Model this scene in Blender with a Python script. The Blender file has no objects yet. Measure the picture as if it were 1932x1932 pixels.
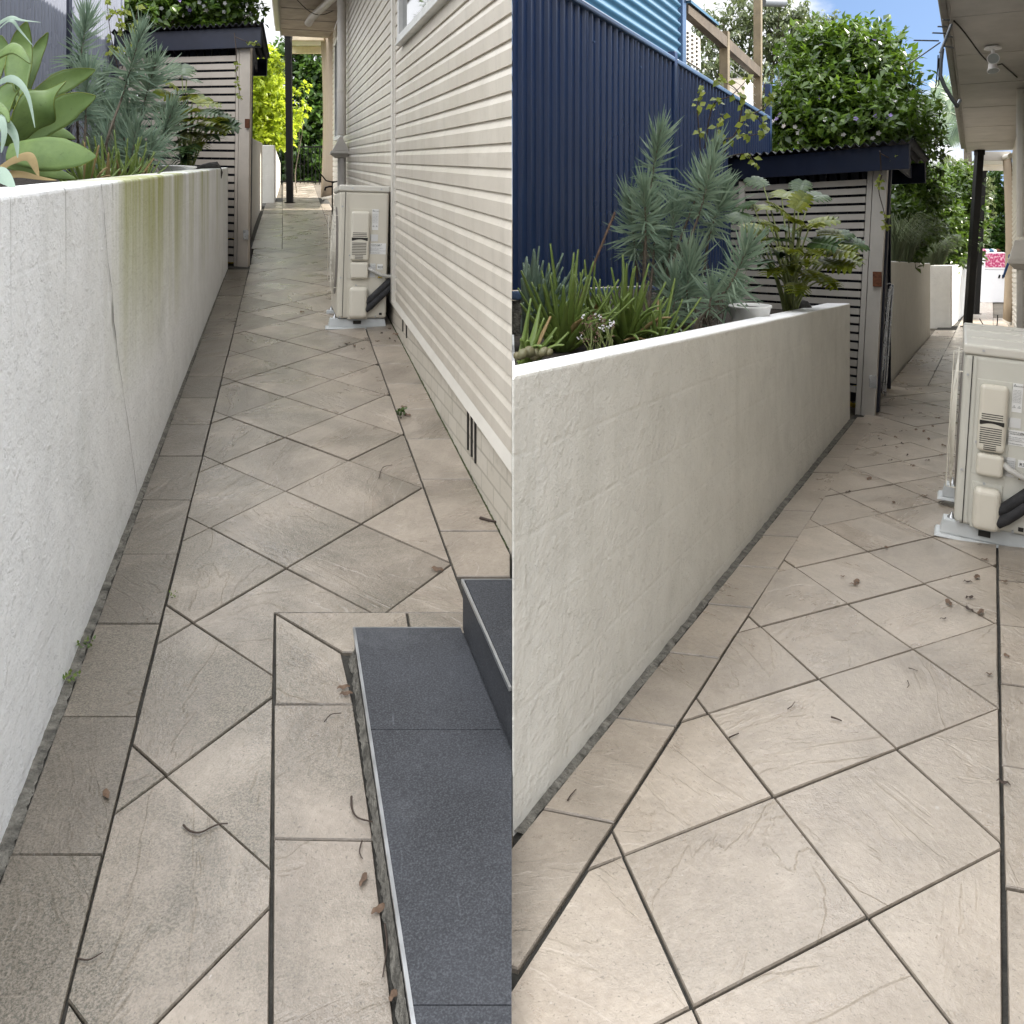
import bpy, bmesh, math, random
import numpy as np
from mathutils import Vector, Matrix

# ------------------------------------------------------------------ camera, sky, sun, exposure
S = bpy.context.scene
COL = S.collection
FP, HV, UC, HC = 1600.0, 405.0, 966.0, 1.65       # focal length, level row and centre column in photo pixels; eye height
cam = bpy.data.objects.new('camera', bpy.data.cameras.new('camera'))
COL.objects.link(cam); S.camera = cam
cam.location = (0, 0, HC); cam.rotation_euler = (math.radians(90), 0, 0)
cam.data.sensor_width = 36; cam.data.lens = 36 * FP / 1932
cam.data.shift_y = (HV - 966) / 1932
cam.data.clip_start = 0.05; cam.data.clip_end = 2000

SUN_EL, SUN_AZ = math.radians(34.5), math.radians(3)     # azimuth measured from +X towards +Y
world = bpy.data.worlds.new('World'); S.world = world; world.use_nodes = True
wn, wl = world.node_tree.nodes, world.node_tree.links
wn.clear()
sky = wn.new('ShaderNodeTexSky'); sky.sky_type = 'NISHITA'; sky.sun_disc = False
sky.sun_elevation = SUN_EL; sky.sun_rotation = math.radians(90) - SUN_AZ
sky.air_density = 1.0; sky.dust_density = 0.6; sky.ozone_density = 1.5
tc = wn.new('ShaderNodeTexCoord')
def wmath(op, x, y=None, clamp=False):
    m = wn.new('ShaderNodeMath'); m.operation = op; m.use_clamp = clamp
    for i, q in enumerate((x, y)):
        if q is None: continue
        if isinstance(q, (int, float)): m.inputs[i].default_value = q
        else: wl.new(q, m.inputs[i])
    return m.outputs[0]
lift = wn.new('ShaderNodeVectorMath'); lift.operation = 'ADD'; lift.inputs[1].default_value = (0, 0, 0.35); wl.new(tc.outputs['Generated'], lift.inputs[0])
nrm_ = wn.new('ShaderNodeVectorMath'); nrm_.operation = 'NORMALIZE'; wl.new(lift.outputs[0], nrm_.inputs[0]); wl.new(nrm_.outputs[0], sky.inputs['Vector'])
mp = wn.new('ShaderNodeMapping'); mp.inputs['Scale'].default_value = (1.0, 1.0, 1.9); mp.inputs['Location'].default_value = (0.35, 0.1, 0.2)
cn = wn.new('ShaderNodeTexNoise'); cn.inputs['Scale'].default_value = 3.0; cn.inputs['Detail'].default_value = 9; cn.inputs['Roughness'].default_value = 0.55
sep = wn.new('ShaderNodeSeparateXYZ'); wl.new(tc.outputs['Generated'], sep.inputs[0])
wl.new(tc.outputs['Generated'], mp.inputs['Vector']); wl.new(mp.outputs[0], cn.inputs['Vector'])
def wrange(x, a, b, c, d):
    m = wn.new('ShaderNodeMapRange'); m.interpolation_type = 'SMOOTHSTEP'; wl.new(x, m.inputs[0])
    for i, q in enumerate((a, b, c, d)): m.inputs[i + 1].default_value = q
    return m.outputs[0]
high = wrange(sep.outputs['Z'], 0.28, 0.50, 0.0, 1.0)                   # unseen bright cloud deck added overhead to light shaded paths, broken sky lower down
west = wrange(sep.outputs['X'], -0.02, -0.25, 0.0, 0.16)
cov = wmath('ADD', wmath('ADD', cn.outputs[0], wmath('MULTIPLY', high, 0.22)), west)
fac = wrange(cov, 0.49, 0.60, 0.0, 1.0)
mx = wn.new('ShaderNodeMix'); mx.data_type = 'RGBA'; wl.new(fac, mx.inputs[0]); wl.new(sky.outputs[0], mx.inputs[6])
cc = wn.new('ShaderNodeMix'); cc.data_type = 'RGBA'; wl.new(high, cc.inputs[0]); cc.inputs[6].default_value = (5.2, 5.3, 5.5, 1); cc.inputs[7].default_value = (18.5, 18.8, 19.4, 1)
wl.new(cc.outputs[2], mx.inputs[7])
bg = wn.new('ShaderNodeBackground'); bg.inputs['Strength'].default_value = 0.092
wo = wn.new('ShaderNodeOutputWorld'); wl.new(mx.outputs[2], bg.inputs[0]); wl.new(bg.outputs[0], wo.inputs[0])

sun = bpy.data.objects.new('sun', bpy.data.lights.new('sun', 'SUN')); COL.objects.link(sun)
sun.data.energy = 5.0; sun.data.angle = math.radians(0.6); sun.data.color = (1.0, 0.93, 0.82)
sd = Vector((math.cos(SUN_EL) * math.cos(SUN_AZ), math.cos(SUN_EL) * math.sin(SUN_AZ), math.sin(SUN_EL)))
sun.rotation_euler = sd.to_track_quat('Z', 'Y').to_euler(); sun.location = (20, 0, 20)
S.view_settings.view_transform = 'Standard'; S.view_settings.look = 'None'
S.view_settings.exposure = 1.38; S.view_settings.gamma = 1.0
S.render.engine = 'CYCLES'
S.cycles.max_bounces = 8; S.cycles.diffuse_bounces = 4; S.cycles.transparent_max_bounces = 8
S.cycles.use_denoising = True
rng = random.Random(7)

# ------------------------------------------------------------------ measuring helpers
def pt(u, v, Y):
    return Vector(((u - UC) / FP * Y, Y, HC - (v - HV) / FP * Y))
A_V0, A_H, B_V0, B_H = 235.0, 1.65, 497.0, 1.38
def gA(x, y): return HC - A_H + (HV - A_V0) / FP * y
def gB(x, y): return HC - B_H + (HV - B_V0) / FP * y
def onA(u, v):
    y = FP * A_H / (v - A_V0); return ((u - UC) / FP * y, y)
def onB(u, v):
    y = FP * B_H / (v - B_V0); return ((u - UC) / FP * y, y)
def lerp(a, b, t): return a + (b - a) * t

# ------------------------------------------------------------------ object helpers
def wm(o):
    m = o.matrix_basis.copy()
    while o.parent: o = o.parent; m = o.matrix_basis @ m
    return m
def tag(o, label=None, cat=None, group=None, kind=None):
    if label: o['label'] = label
    if cat: o['category'] = cat
    if group: o['group'] = group
    if kind: o['kind'] = kind
    return o
def thing(name, label, cat, loc=(0, 0, 0), rotz=0.0, group=None):
    o = bpy.data.objects.new(name, None); COL.objects.link(o); o.empty_display_size = 0.1
    o.location = loc; o.rotation_euler = (0, 0, rotz)
    return tag(o, label, cat, group)

class MB:
    def __init__(s): s.v = []; s.f = []; s.smooth = []; s.at = {}
    def add(s, vs, fs, smooth=False):
        n = len(s.v); s.v.extend([tuple(p) for p in vs])
        for f in fs: s.f.append(tuple(i + n for i in f)); s.smooth.append(smooth)
        return s
    def box(s, c, size, R=None):
        hx, hy, hz = size[0] / 2, size[1] / 2, size[2] / 2
        vs = [Vector((x, y, z)) for z in (-hz, hz) for y in (-hy, hy) for x in (-hx, hx)]
        if R is not None: vs = [R @ p for p in vs]
        c = Vector(c)
        return s.add([p + c for p in vs], [(0, 2, 3, 1), (4, 5, 7, 6), (0, 1, 5, 4), (2, 6, 7, 3), (0, 4, 6, 2), (1, 3, 7, 5)])
    def bar(s, p, q, w, h, up=(0, 0, 1)):
        """box from p to q; h along up, w sideways"""
        p, q = Vector(p), Vector(q); d = (q - p).normalized(); up = Vector(up)
        side = d.cross(up)
        if side.length < 1e-4: side = d.cross(Vector((0, 1, 0)))
        side.normalize(); u2 = side.cross(d).normalized()
        a, b = side * w / 2, u2 * h / 2
        vs = [p - a - b, p + a - b, p + a + b, p - a + b, q - a - b, q + a - b, q + a + b, q - a + b]
        return s.add(vs, [(0, 3, 2, 1), (4, 5, 6, 7), (0, 1, 5, 4), (1, 2, 6, 5), (2, 3, 7, 6), (3, 0, 4, 7)])
    def hexa(s, b, t):
        """bottom quad b, top quad t (ccw from above)"""
        n = len(b); vs = list(b) + list(t)
        fs = [tuple(reversed(range(n))), tuple(range(n, 2 * n))] + [(i, (i + 1) % n, n + (i + 1) % n, n + i) for i in range(n)]
        return s.add(vs, fs)
    def tube(s, pts, r, n=8, cap=True):
        pts = [Vector(p) for p in pts]; k = len(pts)
        rs = r if isinstance(r, (list, tuple)) else [r] * k
        rings = []; prev = None
        for i, p in enumerate(pts):
            d = (pts[min(i + 1, k - 1)] - pts[max(i - 1, 0)]).normalized()
            if prev is None:
                a = d.cross(Vector((0, 0, 1)))
                if a.length < 0.05: a = d.cross(Vector((1, 0, 0)))
            else: a = prev - d * prev.dot(d)
            a.normalize(); prev = a; b = d.cross(a)
            rings.append([p + (a * math.cos(2 * math.pi * j / n) + b * math.sin(2 * math.pi * j / n)) * rs[i] for j in range(n)])
        vs = [p for rg in rings for p in rg]
        fs = [(i * n + j, i * n + (j + 1) % n, (i + 1) * n + (j + 1) % n, (i + 1) * n + j) for i in range(k - 1) for j in range(n)]
        s.add(vs, fs, True)
        if cap: s.add(rings[0], [tuple(reversed(range(n)))]); s.add(rings[-1], [tuple(range(n))])
        return s
    def lathe(s, c, prof, n=20, cap=True):
        vs = [(c[0] + r * math.cos(2 * math.pi * j / n), c[1] + r * math.sin(2 * math.pi * j / n), c[2] + z) for r, z in prof for j in range(n)]
        k = len(prof)
        fs = [(i * n + j, i * n + (j + 1) % n, (i + 1) * n + (j + 1) % n, (i + 1) * n + j) for i in range(k - 1) for j in range(n)]
        s.add(vs, fs, True)
        if cap: s.add(vs[-n:], [tuple(range(n))]); s.add(vs[:n], [tuple(reversed(range(n)))])
        return s
    def blob(s, c, r, seed=0, rough=0.2, n=2):
        bm = bmesh.new(); bmesh.ops.create_icosphere(bm, subdivisions=n, radius=1)
        g = random.Random(seed); bm.verts.ensure_lookup_table()
        vs = []
        for v in bm.verts:
            k = 1 + rough * math.sin(v.co.x * 3.1 + seed) * math.cos(v.co.y * 2.7 + seed * 2) + rough * 0.4 * g.uniform(-1, 1)
            vs.append((c[0] + v.co.x * r[0] * k, c[1] + v.co.y * r[1] * k, c[2] + v.co.z * r[2] * k))
        s.add(vs, [tuple(v.index for v in f.verts) for f in bm.faces], True); bm.free(); return s
    def ribbon(s, pts, ws, side, fold=0.0):
        """leaf surface along pts with half widths ws; side = sideways vector(s); fold lifts the rims"""
        k = len(pts); vs = []
        for i, p in enumerate(pts):
            d = (pts[min(i + 1, k - 1)] - pts[max(i - 1, 0)]).normalized()
            sd_ = (side - d * side.dot(d)).normalized(); nrm = sd_.cross(d)
            vs += [p - sd_ * ws[i] + nrm * fold * ws[i], p, p + sd_ * ws[i] + nrm * fold * ws[i]]
        fs = []
        for i in range(k - 1):
            a = i * 3; fs += [(a, a + 1, a + 4, a + 3), (a + 1, a + 2, a + 5, a + 4)]
        return s.add(vs, fs, True)
    def build(s, name, mat, parent=None, local=False, bevel=0.0, segs=2, attrs=None, smooth_all=None, autosmooth=False):
        me = bpy.data.meshes.new(name)
        vs = [Vector(p) for p in s.v]
        loc = None
        if parent is not None:
            if not local:
                inv = wm(parent).inverted(); vs = [inv @ p for p in vs]
        else:
            xs = [p.x for p in vs]; ys = [p.y for p in vs]; zs = [p.z for p in vs]
            loc = Vector(((min(xs) + max(xs)) / 2, (min(ys) + max(ys)) / 2, min(zs))); vs = [p - loc for p in vs]
        me.from_pydata([tuple(p) for p in vs], [], s.f)
        me.polygons.foreach_set('use_smooth', s.smooth if smooth_all is None else [smooth_all] * len(s.f))
        for an, (typ, vals) in s.at.items():
            a = me.attributes.new(an, typ, 'FACE')
            a.data.foreach_set('vector' if typ == 'FLOAT_VECTOR' else 'value', np.array(vals, dtype=np.float32).ravel())
        me.materials.append(mat); me.update()
        o = bpy.data.objects.new(name, me); COL.objects.link(o)
        if parent is not None: o.parent = parent
        else: o.location = loc
        if bevel > 0:
            m = o.modifiers.new('bevel', 'BEVEL'); m.width = bevel; m.segments = segs; m.limit_method = 'ANGLE'; m.angle_limit = math.radians(40); m.harden_normals = False
        return o

def text_part(name, body, size, mat, parent, M, extrude=0.0004):
    c = bpy.data.curves.new(name, 'FONT'); c.body = body; c.size = size; c.extrude = extrude; c.resolution_u = 2
    t = bpy.data.objects.new(name, c); COL.objects.link(t)
    me = bpy.data.meshes.new_from_object(t); bpy.data.objects.remove(t); bpy.data.curves.remove(c)
    me.materials.clear(); me.materials.append(mat)
    o = bpy.data.objects.new(name, me); COL.objects.link(o); o.parent = parent; o.matrix_basis = M
    return o

# ------------------------------------------------------------------ materials
class NT:
    def __init__(s, name):
        s.m = bpy.data.materials.new(name); s.m.use_nodes = True
        s.t = s.m.node_tree; s.t.nodes.clear()
        s.out = s.n('OutputMaterial'); s.b = s.n('BsdfPrincipled'); s.l(s.b.outputs[0], s.out.inputs[0])
    def n(s, k, **kw):
        o = s.t.nodes.new('ShaderNode' + k)
        for a, b in kw.items(): setattr(o, a, b)
        return o
    def l(s, a, b): s.t.links.new(a, b)
    def pos(s, rot=0.0, scale=(1, 1, 1)):
        g = s.n('NewGeometry'); r = s.n('VectorRotate', rotation_type='Z_AXIS'); r.inputs['Angle'].default_value = -rot
        s.l(g.outputs['Position'], r.inputs['Vector'])
        return s.vmul(r.outputs[0], scale)
    def vmul(s, v, sc):
        m = s.n('VectorMath', operation='MULTIPLY'); s.l(v, m.inputs[0]); m.inputs[1].default_value = sc; return m.outputs[0]
    def vadd(s, a, b):
        m = s.n('VectorMath', operation='ADD'); s.l(a, m.inputs[0]); s.l(b, m.inputs[1]); return m.outputs[0]
    def noise(s, v, scale, detail=6, rough=0.55, dist=0.0):
        t = s.n('TexNoise'); s.l(v, t.inputs['Vector']); t.inputs['Scale'].default_value = scale
        t.inputs['Detail'].default_value = detail; t.inputs['Roughness'].default_value = rough; t.inputs['Distortion'].default_value = dist
        return t.outputs[0]
    def ramp(s, f, stops):
        r = s.n('ValToRGB'); e = r.color_ramp.elements
        while len(e) < len(stops): e.new(0.5)
        for i, (p, c) in enumerate(stops):
            e[i].position = p; e[i].color = (c, c, c, 1) if isinstance(c, (int, float)) else (*c, 1)
        s.l(f, r.inputs[0]); return r.outputs[0]
    def math(s, op, a, b=None, clamp=False):
        m = s.n('Math', operation=op); m.use_clamp = clamp
        for i, x in enumerate((a, b)):
            if x is None: continue
            if isinstance(x, (int, float)): m.inputs[i].default_value = x
            else: s.l(x, m.inputs[i])
        return m.outputs[0]
    def mix(s, f, a, b, blend='MIX'):
        m = s.n('Mix', data_type='RGBA', blend_type=blend); m.clamp_factor = True
        for i, x in ((0, f), (6, a), (7, b)):
            if isinstance(x, (int, float)): m.inputs[i].default_value = x
            elif isinstance(x, tuple): m.inputs[i].default_value = (*x, 1)
            else: s.l(x, m.inputs[i])
        return m.outputs[2]
    def attr(s, name):
        a = s.n('Attribute'); a.attribute_name = name; return a
    def bump(s, h, dist, strength=1.0, nrm=None):
        b = s.n('Bump'); b.inputs['Distance'].default_value = dist; b.inputs['Strength'].default_value = strength
        s.l(h, b.inputs['Height'])
        if nrm is not None: s.l(nrm, b.inputs['Normal'])
        return b.outputs[0]
    def col(s, c):
        if isinstance(c, tuple): s.b.inputs['Base Color'].default_value = (*c, 1)
        else: s.l(c, s.b.inputs['Base Color'])
        return s
    def done(s, rough=0.6, metal=0.0, spec=0.5, nrm=None):
        if isinstance(rough, (int, float)): s.b.inputs['Roughness'].default_value = rough
        else: s.l(rough, s.b.inputs['Roughness'])
        s.b.inputs['Metallic'].default_value = metal; s.b.inputs['Specular IOR Level'].default_value = spec
        if nrm is not None: s.l(nrm, s.b.inputs['Normal'])
        return s.m

def simple(name, c, rough=0.5, metal=0.0, var=0.12, scale=6.0, bump=0.0, bscale=60.0, spec=0.5):
    t = NT(name); p = t.pos()
    n = t.noise(p, scale, 6, 0.6)
    lo = tuple(x * (1 - var) for x in c); hi = tuple(min(1, x * (1 + var)) for x in c)
    t.col(t.ramp(n, [(0.3, lo), (0.7, hi)]))
    nr = t.bump(t.noise(p, bscale, 4), bump) if bump else None
    rr = t.ramp(t.noise(p, scale * 2.3, 5), [(0.3, max(0, rough - 0.08)), (0.7, min(1, rough + 0.08))])
    return t.done(rr, metal, spec, nr)

def paver_mat(name, c1, c2, grime, stain):
    t = NT(name); off = t.attr('off').outputs['Vector']; tone = t.attr('tone').outputs['Fac']; dirt = t.attr('dirt').outputs['Fac']
    p0 = t.pos(0.25); po = t.vadd(p0, off); sx_ = t.n('SeparateXYZ'); t.l(off, sx_.inputs[0])
    vr = t.n('VectorRotate', rotation_type='Z_AXIS'); t.l(po, vr.inputs['Vector']); t.l(sx_.outputs['X'], vr.inputs['Angle']); p = vr.outputs[0]
    ps = t.vmul(p, (0.55, 1.6, 1.0))
    big = t.noise(ps, 2.6, 9, 0.62, 0.35)
    fine = t.noise(p, 55, 5, 0.6); grit = t.noise(p0, 260, 2, 0.5)
    ledge = t.ramp(t.noise(ps, 2.6, 5, 0.55, 0.7), [(0.485, 0.0), (0.50, 1.0), (0.58, 0.55)])
    base = t.mix(t.ramp(big, [(0.3, 0.0), (0.7, 1.0)]), c1, c2)
    base = t.mix(0.35, base, t.ramp(fine, [(0.3, tuple(x * .7 for x in c1)), (0.7, tuple(min(1, x * 1.15) for x in c2))]))
    # mildew: fine grey freckles grouped in clouds
    cloud = t.math('ADD', t.noise(p0, 1.9, 7, 0.62, 0.6), t.math('MULTIPLY', t.math('SUBTRACT', dirt, 0.5), 0.55))
    fre = t.ramp(t.noise(p0, 190, 6, 0.78), [(0.45, 0.0), (0.57, 1.0)])
    cm = t.ramp(cloud, [(0.42, 0.05), (0.66, 1.0)])
    base = t.mix(t.math('MULTIPLY', t.math('MULTIPLY', cm, fre), stain), base, grime)
    base = t.mix(t.math('MULTIPLY', cm, 0.32 * stain), base, tuple(x * 0.9 for x in grime))
    blot = t.ramp(t.noise(p0, 2.7, 8, 0.66, 0.7), [(0.47, 0.0), (0.66, 1.0)])
    base = t.mix(t.math('MULTIPLY', blot, 0.42), base, tuple(x * 0.55 for x in c1))
    pale = t.ramp(t.noise(p, 3.1, 8, 0.66, 0.5), [(0.50, 0.0), (0.72, 1.0)])
    base = t.mix(t.math('MULTIPLY', pale, 0.35), base, tuple(min(1, x * 1.3) for x in c2))
    spots = t.ramp(t.noise(p0, 140, 2, 0.4), [(0.66, 0.0), (0.72, 1.0)])
    base = t.mix(t.math('MULTIPLY', spots, 0.5), base, tuple(x * 0.45 for x in grime))
    white = t.ramp(t.noise(p, 23, 3, 0.5), [(0.755, 0.0), (0.79, 1.0)])
    base = t.mix(t.math('MULTIPLY', white, 0.5), base, (0.62, 0.6, 0.57))
    tv = t.n('CombineColor'); 
    for i in range(3): t.l(tone, tv.inputs[i])
    base = t.mix(1.0, base, tv.outputs[0], 'MULTIPLY')
    t.col(base)
    h = t.math('ADD', t.math('MULTIPLY', big, 0.8), t.math('MULTIPLY', ledge, 0.16))
    nb = t.bump(h, 0.016, 0.48)
    nb = t.bump(fine, 0.003, 0.6, nb); nb = t.bump(grit, 0.0012, 0.7, nb)
    return t.done(t.ramp(big, [(0.3, 0.20), (0.7, 0.46)]), 0, 0.7, nb)

M = {}
M['paverA'] = paver_mat('weathered riven paving', (0.262, 0.217, 0.172), (0.345, 0.295, 0.24), (0.085, 0.078, 0.056), 1.0)
M['paverB'] = paver_mat('clean riven paving', (0.33, 0.272, 0.212), (0.395, 0.34, 0.278), (0.20, 0.18, 0.15), 0.45)
M['groutA'] = simple('dark joint', (0.03, 0.028, 0.023), 0.95, 0, 0.5, 20, 0.004, 90)
M['mortar'] = simple('rough mortar', (0.15, 0.142, 0.122), 0.95, 0, 0.65, 26, 0.02, 70)
M['moss'] = simple('moss', (0.045, 0.055, 0.018), 1.0, 0, 0.5, 30, 0.01, 150)
M['earth'] = simple('earth', (0.09, 0.075, 0.055), 0.95, 0, 0.4, 3, 0.02, 20)
M['soil'] = simple('garden soil', (0.035, 0.028, 0.02), 1.0, 0, 0.6, 12, 0.03, 40)

def wall_mat(name, rot, c, kind, sl, z0):
    """rendered block wall: trowelled bumps, ghosts of the blocks, stains running down from the cap"""
    t = NT(name); p = t.pos(rot)             # x along the wall
    lump = t.noise(p, 5.5, 8, 0.6, 0.4); fine = t.noise(p, 70, 5, 0.65); dab = t.ramp(t.noise(p, 24, 6, 0.62, 0.1), [(0.52, 0), (0.72, 1)])
    g = t.n('NewGeometry'); sx = t.n('SeparateXYZ'); t.l(g.outputs['Position'], sx.inputs[0])
    drop = t.math('SUBTRACT', t.math('ADD', t.math('MULTIPLY', sx.outputs['Y'], sl), z0), sx.outputs['Z'])   # metres under the cap
    base = t.mix(t.ramp(lump, [(0.3, 0), (0.7, 1)]), tuple(x * 0.93 for x in c), tuple(min(1, x * 1.04) for x in c))
    st = t.noise(t.vmul(p, (5.2, 5.2, 0.28)), 1.0, 8, 0.66, 0.25)
    st2 = t.noise(t.vmul(p, (28, 28, 0.8)), 1.0, 4, 0.6, 0.1)
    if kind == 'A':
        big = t.ramp(t.noise(p, 1.1, 4, 0.6, 0.5), [(0.38, 0.1), (0.62, 1)])
        grey = t.math('MULTIPLY', t.math('MULTIPLY', t.ramp(st, [(0.50, 0), (0.72, 1)]), big), t.ramp(drop, [(0.0, 1.0), (0.30, 0.6), (0.85, 0.0)]))
        base = t.mix(t.math('MULTIPLY', grey, 0.5), base, (0.36, 0.37, 0.31))
        lo = t.noise(t.vmul(p, (1, 1, 0.02)), 1.15, 2, 0.4)
        band = t.math('MULTIPLY', t.ramp(sx.outputs['Y'], [(0.0, 0)]), 0)
        yb = t.n('MapRange'); t.l(sx.outputs['Y'], yb.inputs[0]); yb.inputs[1].default_value = 2.3; yb.inputs[2].default_value = 3.6
        yc = t.n('MapRange'); t.l(sx.outputs['Y'], yc.inputs[0]); yc.inputs[1].default_value = 10.5; yc.inputs[2].default_value = 7.0
        zone = t.math('MULTIPLY', yb.outputs[0], yc.outputs[0])
        gs = t.math('MULTIPLY', t.ramp(t.math('ADD', t.math('MULTIPLY', t.noise(t.vmul(p, (2.3, 2.3, 0.16)), 1.0, 7, 0.58, 0.35), 0.88), t.math('MULTIPLY', st2, 0.12)), [(0.41, 0), (0.65, 1)]), t.ramp(drop, [(0.0, 1.0), (0.35, 0.7), (0.95, 0.0)]))
        gs = t.math('MULTIPLY', gs, t.ramp(t.noise(t.vmul(p, (1, 1, .12)), 2.4, 3, 0.6), [(0.32, 0.25), (0.55, 1)]))
        base = t.mix(t.math('MULTIPLY', t.math('MULTIPLY', gs, zone), 0.95), base, (0.32, 0.335, 0.075))
        blk = t.ramp(st2, [(0.64, 0), (0.74, 1)])
        base = t.mix(t.math('MULTIPLY', t.math('MULTIPLY', blk, t.ramp(drop, [(0, 1), (0.25, 0.2), (0.4, 0)])), 0.75), base, (0.09, 0.085, 0.07))
        patch = t.math('MULTIPLY', t.ramp(t.noise(p, 2.2, 7, 0.65), [(0.55, 0), (0.72, 1)]), fine)
        base = t.mix(t.math('MULTIPLY', patch, 0.55), base, (0.38, 0.40, 0.36))
        sp_ = t.ramp(t.noise(t.vmul(p, (1, 1, .5)), 34, 4, 0.7), [(0.60, 0), (0.70, 1)])
        base = t.mix(t.math('MULTIPLY', sp_, t.math('MULTIPLY', t.ramp(t.noise(p, 2.8, 5, 0.6), [(0.45, 0), (0.62, 1)]), 0.38)), base, (0.34, 0.35, 0.33))
    else:
        grey = t.math('MULTIPLY', t.ramp(st, [(0.5, 0), (0.72, 1)]), t.ramp(drop, [(0.04, 0.2), (0.3, 1), (0.8, 0.4)]))
        base = t.mix(t.math('MULTIPLY', grey, 0.34), base, (0.40, 0.39, 0.33))
        fl = t.ramp(t.noise(p, 3.0, 8, 0.7, 0.6), [(0.52, 0), (0.72, 1)])
        base = t.mix(t.math('MULTIPLY', fl, 0.24), base, (0.46, 0.45, 0.38))
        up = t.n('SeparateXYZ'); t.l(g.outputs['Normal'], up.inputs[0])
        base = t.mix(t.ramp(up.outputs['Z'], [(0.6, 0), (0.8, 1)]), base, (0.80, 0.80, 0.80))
    foot = t.ramp(t.noise(p, 12, 5, 0.6), [(0.45, 0), (0.6, 1)])
    t.col(base)
    br = t.n('TexBrick'); br.inputs['Scale'].default_value = 1.0; br.inputs['Mortar Size'].default_value = 0.012; br.inputs['Mortar Smooth'].default_value = 0.9
    br.inputs['Brick Width'].default_value = 0.42; br.inputs['Row Height'].default_value = 0.21
    sw = t.n('SeparateXYZ'); t.l(p, sw.inputs[0]); cw = t.n('CombineXYZ'); t.l(sw.outputs['X'], cw.inputs[0]); t.l(drop, cw.inputs[1])
    wob = t.vadd(cw.outputs[0], t.vmul(t.n('TexNoise').outputs['Color'], (0.02, 0.02, 0)))
    t.l(wob, br.inputs['Vector'])
    nb = t.bump(br.outputs['Fac'], -0.005, 0.12 if kind == 'A' else 0.22)
    nb = t.bump(lump, 0.03, 0.42, nb); nb = t.bump(dab, 0.007, 0.55 if kind == 'A' else 0.5, nb); nb = t.bump(fine, 0.0045, 0.9 if kind == 'A' else 0.75, nb)
    return t.done(0.85, 0, 0.3, nb)

def leaf_mat(name, c1, c2, trans=0.35, rough=0.45, scale=9.0, spec=0.4, spots=0.0):
    t = NT(name); p = t.pos(); n = t.noise(p, scale, 4, 0.6)
    oi = t.n('NewGeometry')
    n2 = t.noise(p, scale * 7, 5, 0.65)
    f = t.math('ADD', t.math('ADD', t.math('MULTIPLY', n, 0.45), t.math('MULTIPLY', n2, 0.25)), t.math('MULTIPLY', oi.outputs['Random Per Island'], 0.4))
    c = t.ramp(f, [(0.3, c1), (0.8, c2)])
    nr_ = None
    if spots:
        c = t.mix(t.math('MULTIPLY', t.ramp(t.noise(p, 75, 4, 0.6), [(0.62, 0), (0.70, 1)]), spots), c, (0.06, 0.06, 0.03))
        c = t.mix(t.math('MULTIPLY', t.ramp(t.noise(p, 6, 6, 0.65), [(0.5, 0), (0.75, 1)]), spots * 0.8), c, tuple(min(1, x * 1.7 + .03) for x in c2))
        nr_ = t.bump(t.noise(p, 30, 5, 0.6), 0.004, 0.5)
    t.col(c); m = t.done(rough, 0, spec, nr_)
    tr = t.n('BsdfTranslucent'); t.l(t.mix(0.5, c, tuple(min(1, x * 1.6) for x in c2)), tr.inputs[0])
    mxs = t.n('MixShader'); mxs.inputs[0].default_value = trans
    t.l(t.b.outputs[0], mxs.inputs[1]); t.l(tr.outputs[0], mxs.inputs[2]); t.l(mxs.outputs[0], t.out.inputs[0])
    return m
M['wallA'] = wall_mat('stained white render', math.atan2(0.966, -0.26), (0.80, 0.815, 0.82), 'A', 0.0636, HC - 0.078)
M['wallB'] = wall_mat('cream render', math.atan2(0.877, 0.48), (0.655, 0.64, 0.585), 'B', -0.073, HC - 0.238)
M['wallC'] = wall_mat('grey render', 0.3, (0.50, 0.49, 0.45), 'B', 0.0, 5.0)
M['white_render'] = simple('bright white render', (0.72, 0.72, 0.70), 0.85, 0, 0.08, 4, 0.01, 30)
M['crack'] = simple('crack', (0.10, 0.095, 0.085), 1.0)
_c = NT('cream weatherboard paint'); _p = _c.pos()
_k = _c.mix(_c.ramp(_c.noise(_p, 2.2, 7, 0.6), [(0.3, 0), (0.7, 1)]), (0.52, 0.472, 0.40), (0.59, 0.545, 0.47))
_k = _c.mix(_c.math('MULTIPLY', _c.ramp(_c.noise(_c.vmul(_p, (11, 11, 1.6)), 1.0, 6, 0.65), [(0.50, 0), (0.72, 1)]), 0.38), _k, (0.36, 0.33, 0.28))
_k = _c.mix(_c.math('MULTIPLY', _c.ramp(_c.noise(_p, 46, 4, 0.6), [(0.66, 0), (0.72, 1)]), 0.45), _k, (0.27, 0.245, 0.20))
M['cladding'] = _c.col(_k).done(_c.ramp(_c.noise(_p, 5, 5), [(0.3, 0.28), (0.7, 0.46)]), 0, 0.5, _c.bump(_c.noise(_p, 30, 4), 0.0015, 0.5))
M['trim'] = simple('cream trim', (0.60, 0.57, 0.51), 0.45, 0, 0.05, 4)
M['pipe'] = simple('grey cream pvc', (0.60, 0.57, 0.52), 0.4, 0, 0.06, 4)
M['soffitA'] = simple('weathered soffit sheet', (0.34, 0.29, 0.24), 0.7, 0, 0.25, 3, 0.002, 40)
M['soffitB'] = simple('white soffit sheet', (0.50, 0.48, 0.45), 0.7, 0, 0.12, 2.5, 0.001, 60)
M['cover'] = simple('soffit joint', (0.22, 0.2, 0.18), 0.7)
M['fascia'] = simple('brown grey fascia', (0.22, 0.20, 0.18), 0.5)
M['roof'] = simple('roof sheet', (0.25, 0.25, 0.25), 0.5)
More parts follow.
